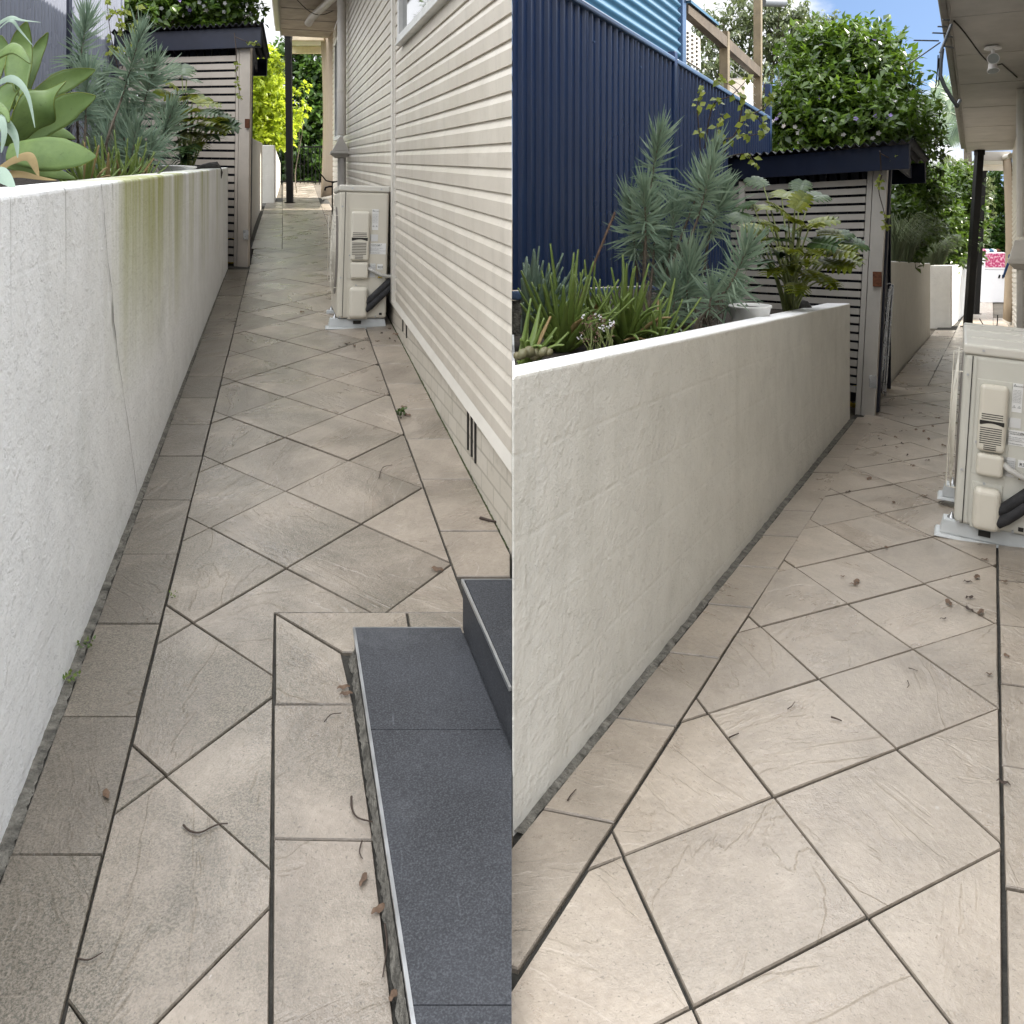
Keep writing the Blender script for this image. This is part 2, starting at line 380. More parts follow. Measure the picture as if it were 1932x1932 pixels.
M['glass'] = NT('window glass').col((0.02, 0.025, 0.03)).done(0.03, 0, 1.0)
M['glass'].node_tree.nodes['Principled BSDF'].inputs['Coat Weight'].default_value = 1.0
M['alu'] = simple('white window frame', (0.62, 0.62, 0.60), 0.4)
M['black'] = simple('black painted post', (0.005, 0.005, 0.005), 0.5, spec=0.2)
M['navy'] = simple('navy painted timber', (0.0065, 0.010, 0.024), 0.5, 0, 0.2, 5)
M['navy_dark'] = simple('dark navy board', (0.006, 0.008, 0.02), 0.6)
M['charcoal_roof'] = simple('charcoal corrugated sheet', (0.010, 0.011, 0.014), 0.7, spec=0.25)
M['slat'] = simple('grey cream slats', (0.40, 0.375, 0.335), 0.6, 0, 0.08, 5, 0.001, 80)
M['slatA'] = simple('warm grey slats', (0.47, 0.42, 0.36), 0.6, 0, 0.08, 5, 0.001, 80)
M['rust'] = simple('rusty brown', (0.10, 0.035, 0.015), 0.9, 0, 0.5, 40, 0.002, 90)
M['steel'] = simple('zinc steel', (0.45, 0.46, 0.47), 0.35, 0.9)
M['chrome'] = simple('wire metal', (0.55, 0.57, 0.60), 0.25, 0.9)
def metal_sheet(name, c, rough=0.32):
    t = NT(name); p = t.pos(); n = t.noise(t.vmul(p, (3, 3, 0.6)), 1.5, 6)
    t.col(t.ramp(n, [(0.3, tuple(x * 0.9 for x in c)), (0.7, tuple(x * 1.08 for x in c))]))
    return t.done(t.ramp(t.noise(p, 0.9, 3), [(0.3, rough - 0.02), (0.7, rough + 0.08)]), 0.0, 0.5)
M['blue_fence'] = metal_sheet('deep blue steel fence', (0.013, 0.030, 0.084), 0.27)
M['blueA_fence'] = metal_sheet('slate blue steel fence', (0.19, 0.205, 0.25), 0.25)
M['sky_blue_sheet'] = metal_sheet('light blue wall sheet', (0.025, 0.095, 0.175), 0.45)
M['blue_cap'] = metal_sheet('mid blue cap', (0.05, 0.09, 0.17), 0.25)
M['step_tile'] = None
M['tan_blind'] = simple('tan blind canvas', (0.34, 0.27, 0.195), 0.8, 0, 0.08, 3, 0.001, 200)
M['cream_beam'] = simple('cream beam', (0.62, 0.52, 0.36), 0.6)
M['timber'] = simple('weathered timber', (0.06, 0.045, 0.032), 0.8, 0, 0.35, 6, 0.003, 40)
M['pale_timber'] = simple('pale timber', (0.12, 0.095, 0.058), 0.75, 0, 0.25, 5, 0.003, 40)
M['bark'] = simple('bark', (0.12, 0.10, 0.075), 0.95, 0, 0.4, 10, 0.01, 40)
M['ac'] = simple('cream powder coat', (0.58, 0.545, 0.46), 0.42, 0, 0.04, 5, 0.0003, 300)
M['acB'] = simple('pale grey powder coat', (0.55, 0.54, 0.48), 0.42, 0, 0.04, 5, 0.0003, 300)
M['ac_top'] = simple('top lid', (0.58, 0.56, 0.50), 0.30, 0, 0.03, 1.0)
M['ac_cover'] = simple('cream plastic', (0.62, 0.585, 0.50), 0.35, 0, 0.03, 5)
M['slot'] = simple('dark slot', (0.02, 0.018, 0.015), 0.8)
M['foot'] = simple('grey plastic foot', (0.48, 0.50, 0.50), 0.5)
M['label'] = simple('white label', (0.74, 0.74, 0.72), 0.5, 0, 0.02)
M['label_grey'] = simple('faded label', (0.62, 0.62, 0.61), 0.5, 0, 0.02)
M['ink'] = simple('ink', (0.05, 0.05, 0.05), 0.6)
M['ink_pale'] = simple('pale ink', (0.25, 0.25, 0.25), 0.6)
M['warn'] = simple('warning yellow', (0.75, 0.55, 0.05), 0.5, 0, 0.02)
M['conduit'] = simple('grey conduit', (0.42, 0.41, 0.38), 0.45)
M['foam'] = simple('black pipe foam', (0.022, 0.022, 0.024), 0.8, 0, 0.4, 20, 0.003, 60)
M['white_paint'] = simple('white enamel', (0.78, 0.78, 0.80), 0.35, 0, 0.02)
M['pink'] = None
M['pot'] = simple('white glazed pot', (0.72, 0.72, 0.70), 0.4)
M['stone'] = simple('dark stone', (0.045, 0.043, 0.04), 0.9, 0, 0.4, 14, 0.006, 50)
M['dry'] = simple('dry leaf', (0.11, 0.068, 0.042), 0.8, 0, 0.4, 30)
M['twig'] = simple('dark twig', (0.045, 0.03, 0.022), 0.8)
M['yellow'] = simple('yellow petal', (0.65, 0.48, 0.03), 0.6)
M['needle'] = leaf_mat('blue green needles', (0.10, 0.165, 0.115), (0.24, 0.315, 0.215), 0.25, 0.5, 6)
M['agave'] = leaf_mat('agave leaf', (0.075, 0.14, 0.055), (0.20, 0.285, 0.085), 0.25, 0.5, 4, 0.35, 0.4)
_t = M['agave'].node_tree; _n = _t.nodes
M['agave_blue'] = leaf_mat('blue grey striped leaf', (0.13, 0.20, 0.16), (0.26, 0.34, 0.26), 0.15, 0.4, 6)
M['agave_dead'] = leaf_mat('withered leaf', (0.19, 0.13, 0.07), (0.34, 0.26, 0.11), 0.2, 0.7, 6)
M['aloe'] = leaf_mat('aloe leaf', (0.06, 0.12, 0.03), (0.17, 0.22, 0.045), 0.12, 0.4, 12)
M['aloe_dry'] = leaf_mat('dry aloe leaf', (0.20, 0.13, 0.06), (0.28, 0.21, 0.09), 0.15, 0.6, 12)
M['bromeliad'] = leaf_mat('grey green spiky leaf', (0.07, 0.12, 0.09), (0.20, 0.27, 0.20), 0.12, 0.45, 12)
M['philo'] = leaf_mat('philodendron leaf', (0.055, 0.09, 0.008), (0.20, 0.215, 0.014), 0.22, 0.45, 5, 0.3)
M['philo_dark'] = leaf_mat('dark philodendron leaf', (0.022, 0.05, 0.018), (0.06, 0.10, 0.03), 0.15, 0.45, 5, 0.3)
M['petiole'] = simple('leaf stalk', (0.16, 0.19, 0.06), 0.5)
M['bush'] = leaf_mat('glossy bush leaf', (0.012, 0.036, 0.006), (0.085, 0.145, 0.014), 0.30, 0.35, 2)
M['bush_yellow'] = leaf_mat('yellow green leaf', (0.15, 0.23, 0.016), (0.40, 0.47, 0.035), 0.5, 0.4, 2)
M['hedge'] = leaf_mat('hedge leaf', (0.018, 0.05, 0.010), (0.07, 0.13, 0.02), 0.3, 0.35, 2)
M['gum'] = leaf_mat('olive gum leaf', (0.04, 0.06, 0.02), (0.12, 0.15, 0.06), 0.3, 0.4, 2)
M['frond'] = leaf_mat('palm frond', (0.08, 0.14, 0.09), (0.20, 0.27, 0.16), 0.35, 0.4, 2)
M['grassy'] = leaf_mat('grey grass', (0.05, 0.075, 0.035), (0.14, 0.17, 0.09), 0.3, 0.6, 4)
M['vine'] = leaf_mat('vine leaf', (0.09, 0.13, 0.02), (0.28, 0.32, 0.05), 0.4, 0.4, 20)
M['petal_white'] = leaf_mat('white petal', (0.66, 0.64, 0.66), (0.78, 0.76, 0.78), 0.3, 0.6, 3)
M['petal_violet'] = leaf_mat('violet petal', (0.20, 0.12, 0.45), (0.42, 0.34, 0.66), 0.3, 0.6, 3)
M['paddle'] = leaf_mat('paddle leaf', (0.08, 0.12, 0.05), (0.20, 0.15, 0.09), 0.1, 0.45, 10)
M['aerial'] = simple('grey aerial', (0.10, 0.11, 0.12), 0.5, 0.5)
M['ribbon'] = simple('blue ribbon', (0.03, 0.13, 0.42), 0.5)
M['lamp_glass'] = simple('dull lamp lens', (0.30, 0.33, 0.33), 0.15)

def tile_mat():
    t = NT('charcoal porcelain tile'); p = t.pos(0.2)
    sp = t.ramp(t.noise(p, 240, 3, 0.6), [(0.36, (0.016, 0.017, 0.020)), (0.5, (0.030, 0.032, 0.037)), (0.66, (0.062, 0.065, 0.072))])
    cl = t.noise(p, 3.5, 6, 0.6)
    b = t.mix(t.ramp(cl, [(0.40, 0), (0.70, 0.30)]), sp, (0.075, 0.08, 0.092))
    b = t.mix(t.math('MULTIPLY', t.ramp(t.noise(p, 1.6, 8, 0.7, 0.6), [(0.52, 0), (0.66, 1)]), 0.30), b, (0.15, 0.155, 0.165))
    sc = t.ramp(t.noise(t.vmul(p, (40, 3, 1)), 1.0, 3, 0.5), [(0.70, 0), (0.78, 1)])
    b = t.mix(t.math('MULTIPLY', sc, 0.25), b, (0.28, 0.30, 0.33))
    return t.col(b).done(t.ramp(cl, [(0.3, 0.5), (0.7, 0.68)]), 0, 0.28, t.bump(t.noise(p, 180, 3), 0.0008, 0.5))
M['step_tile'] = tile_mat()
def brick_mat():
    t = NT('painted brick base'); p = t.pos(math.atan2(0.966, -0.263))
    sx = t.n('SeparateXYZ'); t.l(p, sx.inputs[0]); cw = t.n('CombineXYZ'); t.l(sx.outputs['X'], cw.inputs[0]); t.l(sx.outputs['Z'], cw.inputs[1])
    br = t.n('TexBrick'); t.l(cw.outputs[0], br.inputs['Vector']); br.inputs['Scale'].default_value = 1.0
    br.inputs['Brick Width'].default_value = 0.23; br.inputs['Row Height'].default_value = 0.085; br.inputs['Mortar Size'].default_value = 0.006
    br.inputs['Color1'].default_value = (0.50, 0.46, 0.39, 1); br.inputs['Color2'].default_value = (0.54, 0.50, 0.43, 1); br.inputs['Mortar'].default_value = (0.40, 0.37, 0.31, 1)
    n = t.noise(p, 9, 6, 0.6)
    c = t.mix(t.ramp(n, [(0.58, 0), (0.75, 0.5)]), br.outputs['Color'], (0.22, 0.20, 0.15))
    t.col(c); nb = t.bump(br.outputs['Fac'], -0.006, 0.8); nb = t.bump(t.noise(p, 50, 5), 0.003, 0.6, nb)
    return t.done(0.75, 0, 0.3, nb)
M['brick'] = brick_mat()
def pink_mat():
    t = NT('pink patterned cloth'); p = t.pos()
    v = t.n('TexVoronoi'); t.l(p, v.inputs['Vector']); v.inputs['Scale'].default_value = 14
    return t.col(t.ramp(v.outputs['Distance'], [(0.25, (0.42, 0.03, 0.12)), (0.55, (0.50, 0.10, 0.20)), (0.75, (0.70, 0.45, 0.52))])).done(0.8)
M['pink'] = pink_mat()

# ------------------------------------------------------------------ the ground and the two paved paths
def terrain():
    b = MB()
    xs = [-400, -60, -12, -0.015, 0.015, 20, 60, 400]; ys = [-300, -20] + [-2 + .5 * i for i in range(77)] + [60, 120, 600]
    def z(x, y):
        yy = min(max(y, -2), 36); a, c = gA(x, yy) - 0.035, gB(x, yy) - 0.035
        return a if x < 0 else c
    vs = [(x, y, z(x, y)) for y in ys for x in xs]; n = len(xs)
    b.add(vs, [(j * n + i, j * n + i + 1, (j + 1) * n + i + 1, (j + 1) * n + i) for j in range(len(ys) - 1) for i in range(n - 1)])
    tag(b.build('ground', M['earth']), kind='structure')
terrain()

def halfclip(poly, a, b, keep_left=True):
    ax, ay = a; bx, by = b
    def s(p):
        k = (bx - ax) * (p[1] - ay) - (by - ay) * (p[0] - ax)
        return k if keep_left else -k
    out = []
    for i in range(len(poly)):
        p, q = poly[i], poly[(i + 1) % len(poly)]; sp, sq = s(p), s(q)
        if sp >= 0: out.append(p)
        if (sp > 0 and sq < 0) or (sp < 0 and sq > 0):
            t = sp / (sp - sq); out.append((p[0] + (q[0] - p[0]) * t, p[1] + (q[1] - p[1]) * t))
    return out
def area(p): return 0.5 * sum(p[i][0] * p[(i + 1) % len(p)][1] - p[(i + 1) % len(p)][0] * p[i][1] for i in range(len(p)))
def clean(p):
    out = []
    for q in p:
        if not out or math.hypot(q[0] - out[-1][0], q[1] - out[-1][1]) > 1e-4: out.append(q)
    if len(out) > 1 and math.hypot(out[0][0] - out[-1][0], out[0][1] - out[-1][1]) < 1e-4: out.pop()
    return out
def inset(p, d):
    n = len(p); out = []
    for i in range(n):
        a, b, c = p[i - 1], p[i], p[(i + 1) % n]
        e1 = Vector((b[0] - a[0], b[1] - a[1])).normalized(); e2 = Vector((c[0] - b[0], c[1] - b[1])).normalized()
        n1, n2 = Vector((-e1.y, e1.x)), Vector((-e2.y, e2.x)); m = n1 + n2
        if m.length < 1e-3: m = n1
        m.normalize(); k = d / max(0.35, m.dot(n1)); out.append((b[0] + m.x * k, b[1] + m.y * k))
    return out
class Paving:
    def __init__(s, g): s.b = MB(); s.g = g; s.off = []; s.tone = []; s.dirt = []; s.r = random.Random(3)
    def paver(s, poly, dirt=0.5, gap=0.0028, tone=None):
        poly = clean(poly)
        if len(poly) < 3: return
        if area(poly) < 0: poly = poly[::-1]
        if area(poly) < 0.0015: return
        poly = [(p[0] + s.r.uniform(-.0016, .0016), p[1] + s.r.uniform(-.0016, .0016)) for p in poly]
        r = s.r; g = gap * r.uniform(0.85, 1.3)
        o = inset(poly, g); i = inset(poly, g + 0.0020)
        if area(i) < 0.0006 or area(o) < area(i): return
        cx = sum(p[0] for p in poly) / len(poly); cy = sum(p[1] for p in poly) / len(poly)
        tx, ty, dz = r.uniform(-.003, .003), r.uniform(-.003, .003), r.uniform(-.0018, .0018)
        def z(p, d): return s.g(*p) + d + dz + tx * (p[0] - cx) + ty * (p[1] - cy)
        n = len(poly)
        vs = [(p[0], p[1], z(p, -0.03)) for p in o] + [(p[0], p[1], z(p, -0.004)) for p in o] + [(p[0], p[1], z(p, 0)) for p in i]
        fs = [(k, (k + 1) % n, n + (k + 1) % n, n + k) for k in range(n)] + [(n + k, n + (k + 1) % n, 2 * n + (k + 1) % n, 2 * n + k) for k in range(n)] + [tuple(range(2 * n, 3 * n))]
        s.b.add(vs, fs)
        of = (r.uniform(0, 50), r.uniform(0, 50), r.uniform(0, 9)); t = tone or r.uniform(0.90, 1.07)
        s.off += [of] * len(fs); s.tone += [t * .55] * n + [t * .72] * n + [t]; s.dirt += [dirt + r.uniform(-.12, .12)] * len(fs)
    def finish(s, mat):
        s.b.at = {'off': ('FLOAT_VECTOR', s.off), 'tone': ('FLOAT', s.tone), 'dirt': ('FLOAT', s.dirt)}
        return tag(s.b.build('path', mat), kind='structure')
def lattice(pts, proj):
    k = np.array([[1, i, j] for (i, j) in pts], float); w = np.array([proj(*p) for p in pts.values()])
    sol, *_ = np.linalg.lstsq(k, w, rcond=None)
    return lambda i, j: tuple(sol[0] + i * sol[1] + j * sol[2])
# left path
ptsA = {}
for k, p in enumerate([(539, 1077), (537, 929), (535, 821), (535, 748), (535, 691), (535, 646)]): ptsA[(k, k)] = p
for k, p in enumerate([(681, 996), (660, 868), (637, 781), (627, 714), (620, 664)]): ptsA[(k, k + 1)] = p
for k, p in enumerate([(318.5, 1451), (368.5, 1178), (396.5, 999), (416.5, 872)]): ptsA[(k - 1, k - 2)] = p
LA = lattice(ptsA, onA)
PA = Paving(gA)
inA0, inA1 = onA(120, 1916), onA(470, 507)
def onlineA(p, q):
    """plan line through two photo points of the left path, as a function of the row"""
    a, b = onA(*p), onA(*q)
    def f(v):
        y = FP * A_H / (v - A_V0); t = (y - a[1]) / (b[1] - a[1]); return (lerp(a[0], b[0], t), y)
    return f
iLA = onlineA((120, 1916), (470, 507)); oLA = onlineA((20, 1607), (428, 512))
iRA = onlineA((860, 1086), (702, 652)); oRA = onlineA((962, 1041), (748, 628))
wallA_base = onlineA((0, 1593), (430, 505)); houseA_base = onlineA((966, 1041), (750, 627))
jl = [2060, 1612, 1352, 1176.5, 1045, 942.5, 860.5, 801, 750.5, 709.5, 672, 631, 596, 574, 557, 532, 508]
for a, b in zip(jl, jl[1:]): PA.paver([iLA(a), oLA(a), oLA(b), iLA(b)], 0.98, tone=rng.uniform(.74, .96))
jr = [1087, 1002, 904.5, 828, 772, 723.5, 686, 652]; d = 1 / (652 - A_V0)
while d < 1 / 150: d += 0.000172; jr.append(A_V0 + 1 / d)
for a, b in zip(jr, jr[1:]):
    PA.paver(halfclip([iRA(a), oRA(a), oRA(b), iRA(b)], (-0.004, 0), (-0.004, 10)), 0.30, tone=rng.uniform(.93, 1.05))
yN = onA(518, 1156)[1]; xN0, xN1 = onA(518, 1156), onA(510, 1932)
y_gateA, y_stripA = onA(0, 507)[1], onA(0, 470)[1]
sA = onlineA((532.5, 470), (533.5, 397)); hutA_line = onlineA((470, 507), (497, 387))
for i in range(-9, 75):
    for j in range(-9, 75):
        if abs(i - j) > 12: continue
        q = [LA(i, j), LA(i + 1, j), LA(i + 1, j + 1), LA(i, j + 1)]
        if area(q) < 0: q = q[::-1]
        y0 = min(p[1] for p in q); y1 = max(p[1] for p in q)
        if y1 < 1.2 or y0 > 26: continue
        q = halfclip(q, (0, 1.25), (1, 1.25))
        q = halfclip(q, iRA(1086), iRA(652))                     # left of the right border
        if len(q) < 3: continue
        dirt = 0.62 if sum(p[0] for p in q) / len(q) < LA(0, 0)[0] - 0.26 * (sum(p[1] for p in q) / len(q) - 5) * 0 else 0.5
        cxm = sum(p[0] for p in q) / len(q); cym = sum(p[1] for p in q) / len(q)
        lft, rgt = iLA(A_V0 + FP * A_H / cym)[0], iRA(A_V0 + FP * A_H / cym)[0]
        dirt = lerp(0.84, 0.34, min(1, max(0, (cxm - lft) / (rgt - lft))))
        a = halfclip(halfclip(q, (0, y_gateA), (1, y_gateA), False), iLA(1916), iLA(507), False)
        if len(a) >= 3:
            far = halfclip(a, (0, yN), (1, yN)); near = halfclip(halfclip(a, (0, yN), (1, yN), False), xN1, xN0)
            if len(far) >= 3 and len(near) >= 3 and area(far) > 1e-4 and area(near) > 1e-4:
                # a paver notched by the corner of the step border
                nl = [p for p in near if p[1] < yN - 1e-5]
                fl = [p for p in far if p[1] > yN + 1e-5]
                xs_far = [p[0] for p in far if abs(p[1] - yN) < 1e-5]; xs_near = [p[0] for p in near if abs(p[1] - yN) < 1e-5]
                if len(xs_far) >= 2 and max(xs_far) > xN0[0] + 0.02:
                    o = [p for p in near]                         # ccw: walk near, insert corner
                    k = max(range(len(far)), key=lambda m: (abs(far[m][1] - yN) < 1e-5) * 1000 + far[m][0])
                    seq = far[k:] + far[:k]                       # starts at right end of the seam, goes round the far part
                    ns = sorted(nl, key=lambda p: math.atan2(p[1] - yN, p[0] - xN0[0]))
                    left = min(xs_far)
                    far_part = [p for p in seq if abs(p[1] - yN) > 1e-5]
                    PA.paver([(max(xs_far), yN)] + far_part + [(left, yN)] + ns + [(xN0[0], yN)], dirt)
                else:
                    PA.paver(a if abs(area(near) - area(halfclip(a, (0, yN), (1, yN), False))) < 1e-5 else far, dirt)
            else:
                for part in (far, near):
                    if len(part) >= 3: PA.paver(part, dirt)
        b2 = halfclip(halfclip(halfclip(q, (0, y_gateA), (1, y_gateA)), (0, y_stripA), (1, y_stripA), False), hutA_line(507), hutA_line(470), False)
        if len(b2) >= 3: PA.paver(b2, 0.7)
        c2 = halfclip(halfclip(q, (0, y_stripA), (1, y_stripA)), sA(470), sA(397), False)
        if len(c2) >= 3: PA.paver(c2, 0.55)
js = [470, 450, 434, 422, 411, 402, 394, 387, 381]
lsA = onlineA((474, 468), (498, 394))
for a, b in zip(js, js[1:]): PA.paver([sA(a), lsA(a), lsA(b), sA(b)], 0.95, tone=rng.choice([.5, .62, .75, .95]))
P = lambda *uv: [onA(*p) for p in uv]
PA.paver(P((518, 1156), (767, 1156), (780, 1232), (646, 1232)), 0.4)
PA.paver(P((767, 1156), (880, 1156), (888, 1232), (780, 1232)), 0.4)
PA.paver(P((518, 1156), (646, 1232), (668, 1328), (516.5, 1328)), 0.4)
PA.paver(P((516.5, 1328), (668, 1328), (705, 1584), (514, 1582)), 0.42)
PA.paver(P((514, 1582), (705, 1584), (760, 2060), (509, 2060)), 0.42)
PA.finish(M['paverA'])
def sheet(name, pts, mat, kind='structure'):
    b = MB(); b.add(pts, [tuple(range(len(pts)))]); return tag(b.build(name, mat), kind=kind)
def gs(p, g, d): return (p[0], p[1], g(*p) + d)
w0, w1 = wallA_base(2300), wallA_base(500)
h0, h1 = houseA_base(1041), houseA_base(372)
bA = MB(); rowsA = [wallA_base(v) for v in (2300, 1041)] 
bA.add([gs(wallA_base(2300), gA, -.011), gs((-0.004, wallA_base(2300)[1]), gA, -.011), gs((-0.004, h0[1]), gA, -.011), gs((h0[0] - .002, h0[1]), gA, -.011),
        gs((h1[0], h1[1]), gA, -.011), gs(onA(480, 372), gA, -.011), gs(hutA_line(500), gA, -.011), gs(w1, gA, -.011)], [tuple(range(8))])
tag(bA.build('pavement_joints', M['groutA']), kind='structure')

# right path
Bq = {(0, 2): (1845, 1265), (0, 1): (1330, 1522), (0, 0): (700, 1842), (1, 3): (1837, 745), (1, 2): (1443, 903), (1, 1): (988, 1068), (1, 0): (443, 1287),
      (2, 4): (1833, 422), (2, 3): (1512, 518), (2, 2): (1153, 634), (2, 1): (745, 767), (3, 5): (1830, 203), (3, 4): (1557, 270), (3, 3): (1270, 345), (3, 2): (935, 436),
      (4, 5): (1580, 90), (4, 4): (1335, 147), (4, 3): (1065, 215)}
LB = lattice({k: (966 + a / 2, 966 + c / 2) for k, (a, c) in Bq.items()}, onB)
PB = Paving(gB); PB.r = random.Random(11)
def onlineB(p, q):
    a, b = onB(*p), onB(*q)
    def f(y):
        t = (y - a[1]) / (b[1] - a[1]); return (lerp(a[0], b[0], t), y)
    return f
YB = lambda v: FP * B_H / (v - B_V0)
iLB = onlineB((1160, 1556), (1645, 793)); iRB = onlineB((1896, 1931), (1881, 1036))
wallB_base = onlineB((966, 1573), (1605, 788))
I0, I5, O0, O5 = onB(1160, 1553.5), onB(1508.5, 1013.5), onB(1022, 1526), onB(1437, 1009.5)
ji = lambda k: (lerp(I0[0], I5[0], k / 5), lerp(I0[1], I5[1], k / 5)); jo = lambda k: (lerp(O0[0], O5[0], k / 5), lerp(O0[1], O5[1], k / 5))
for k in range(-4, 13):
    q = [ji(k), ji(k + 1), jo(k + 1), jo(k)]
    q = halfclip(q, (-0.0095, 0), (-0.0095, 1), False)
    if k == 12: q = halfclip(q, (0, 7.62), (1, 7.62), False)
    if len(q) >= 3: PB.paver(q, 0.5 if k > -2 else 0.75, tone=rng.uniform(.86, 1.02), gap=0.0050)
r0 = onB(1885, 1178); r4 = onB(1891, 1641)
for k in range(-7, 40):
    def jR(k, o):
        y = r0[1] + (r4[1] - r0[1]) / 3 * (-k) * -1 * -1
        y = r0[1] + k * 0.455; a = iRB(y); return (a[0] + 0.285 * o, y - 0.09 * o)
    PB.paver([jR(k, 0), jR(k, 1), jR(k + 1, 1), jR(k + 1, 0)], 0.5, tone=rng.uniform(.82, .98), gap=0.004)
y_stB = YB(728); s2r = onlineB((1750, 728), (1798, 634)); s2l = onlineB((1681, 722), (1755, 634))
for i in range(-12, 70):
    for j in range(-12, 70):
        if abs(i - j) > 30: continue
        q = [LB(i, j), LB(i + 1, j), LB(i + 1, j + 1), LB(i, j + 1)]
        if area(q) < 0: q = q[::-1]
        y0 = min(p[1] for p in q); y1 = max(p[1] for p in q)
        if y1 < 1.1 or y0 > 36: continue
        q = halfclip(q, (0, 1.2), (1, 1.2)); q = halfclip(q, iRB(1), iRB(9)); q = halfclip(q, (-0.0095, 0), (-0.0095, 1), False)
        if len(q) < 3: continue
        a = halfclip(halfclip(q, (0, 7.62), (1, 7.62), False), iLB(1), iLB(9), False)
        if len(a) >= 3: PB.paver(a, 0.46, gap=0.0027)
        b2 = halfclip(halfclip(halfclip(q, (0, 7.62), (1, 7.62)), (0, y_stB), (1, y_stB), False), (3.15, 7.62), (4.30, 9.7), False)
        if len(b2) >= 3: PB.paver(b2, 0.6, gap=0.004)
        c2 = halfclip(halfclip(q, (0, y_stB), (1, y_stB)), s2r(9), s2r(16), False)
        if len(c2) >= 3: PB.paver(c2, 0.45, gap=0.004)
y = y_stB
while y < 17.5:
    PB.paver([s2r(y), s2l(y), s2l(y + .47), s2r(y + .47)], 0.5, tone=rng.uniform(.72, 1.0)); y += .47
PB.finish(M['paverB'])
bB = MB(); wB0 = wallB_base(2.052); wB1 = wallB_base(7.6)
rr = lambda y: (iRB(y)[0] + .30, y - .09)
bB.add([gs((0.0005, 1.15), gB, -.011), gs(rr(1.24), gB, -.011), gs(rr(19), gB, -.011), gs((14, 30), gB, -.011), gs((20, 33), gB, -.011), gs((20, 36), gB, -.011), gs((12, 36), gB, -.011),
        gs(s2l(19), gB, -.011), gs(s2l(9.7), gB, -.011), gs(wB1, gB, -.011), gs(wB0, gB, -.011)], [tuple(range(11))])
tag(bB.build('pavement_joints', M['groutA']), kind='structure')
# rough mortar strips left between the walls and the outermost pavers
def strip(name, f_in, f_out, rows, g, mat, lift, jag, seed):
    r = random.Random(seed); b = MB(); n = len(rows); vs = []
    for v in rows:
        p, q = f_in(v), f_out(v); k = 1 + r.uniform(-jag, jag); q = (p[0] + (q[0] - p[0]) * k, p[1] + (q[1] - p[1]) * k)
        vs += [gs(p, g, lift + r.uniform(0, .006)), gs(q, g, lift - .004)]
    b.add(vs, [(2 * i, 2 * i + 1, 2 * i + 3, 2 * i + 2) for i in range(n - 1)]); return tag(b.build(name, mat), kind='structure')
rowsv = [2300 - i * 8 for i in range(int((2300 - 512) / 8))]
strip('mortar_strip', wallA_base, oLA, rowsv, gA, M['mortar'], -.004, 0.18, 5)
rowsy = [2.06 + i * .04 for i in range(138)]
oLBy = onlineB((1022, 1526), (1437, 1009.5))
strip('mortar_strip', wallB_base, oLBy, rowsy, gB, M['mortar'], -.003, 0.18, 6)
rows2 = [1035 - i * 4 for i in range(160)]
strip('moss_strip', lambda v: houseA_base(v), lambda v: (houseA_base(v)[0] - .016, houseA_base(v)[1]), rows2, gA, M['moss'], -.002, 0.7, 8)

# ------------------------------------------------------------------ rendered garden walls and beds
def wall_prism(name, front, back, zb, zt, mat, bevel=0.012):
    """front / back: plan polylines; zb, zt: height functions"""
    b = MB(); n = len(front); poly = front + back[::-1]
    bot = [Vector((p[0], p[1], zb(*p) - 0.05)) for p in poly]; top = [Vector((p[0], p[1], zt(*p))) for p in poly]
    if area(poly) < 0: bot, top = bot[::-1], top[::-1]
    b.hexa(bot, top); return b
ztA = lambda x, y: HC - 0.078 + 0.0636 * y
aN, aF = wallA_base(3200), wallA_base(505)
nA = Vector((-0.966, -0.26)) * 0.19
wA = thing('garden_wall', 'stained white garden wall with green mould streaks under the agave', 'garden wall', (lerp(aN[0], aF[0], .5), lerp(aN[1], aF[1], .5), gA(0, 5)))
wall_prism('x', [aN, aF], [(aN[0] + nA.x, aN[1] + nA.y), (aF[0] + nA.x, aF[1] + nA.y)], gA, ztA, None).build('wall', M['wallA'], wA, bevel=0.014, segs=3)
cb = MB(); cr_ = random.Random(4)                                             # the crack that runs down the wall
cpix = [(191, 345), (194, 372), (197, 410), (202, 470), (208, 530), (212, 545), (213, 590), (220, 650), (228, 710), (240, 790), (248, 850), (256, 905), (259, 935)]
cpts = []
for (u0, v0_), (u1, v1_) in zip(cpix, cpix[1:]):
    for t in (0, .25, .5, .75): cpts.append((lerp(u0, u1, t) + cr_.uniform(-.7, .7), lerp(v0_, v1_, t)))
wall_d = (aF[0] - aN[0]) / (aF[1] - aN[1])
def on_wallA(u, v, off=0.0):
    k = (u - UC) / FP; y = (aN[0] - wall_d * aN[1] + off) / (k - wall_d); return pt(u, v, y)
vs = []
for i, (u, v) in enumerate(cpts):
    w = 0.45 + 0.4 * math.sin(i * .9) * cr_.random() + (.8 if 22 < i < 28 else 0)
    vs += [on_wallA(u - w * .5, v, .004), on_wallA(u + w * .5, v, .004)]
cb.add(vs, [(2 * i, 2 * i + 1, 2 * i + 3, 2 * i + 2) for i in range(len(cpts) - 1)])
cb.build('crack', M['crack'], wA)
ztB = lambda x, y: HC - 0.238 - 0.073 * y
bN, bF = wallB_base(2.052), wallB_base(7.55)
nB = Vector((-0.877, 0.48)) * 0.20
kB = -nB.y / nB.x * 0
bN = (0.0006, wallB_base(2.053)[1])
backN = (0.0006, bN[1] + 0.2 / 0.877 + 0.0)
b = wall_prism('garden_wall', [bN, bF], [backN, (bF[0] + nB.x, bF[1] + nB.y)], gB, ztB, None)
tag(b.build('garden_wall', M['wallB'], bevel=0.012, segs=3), 'clean cream rendered garden wall below the deep blue metal fence', 'garden wall')
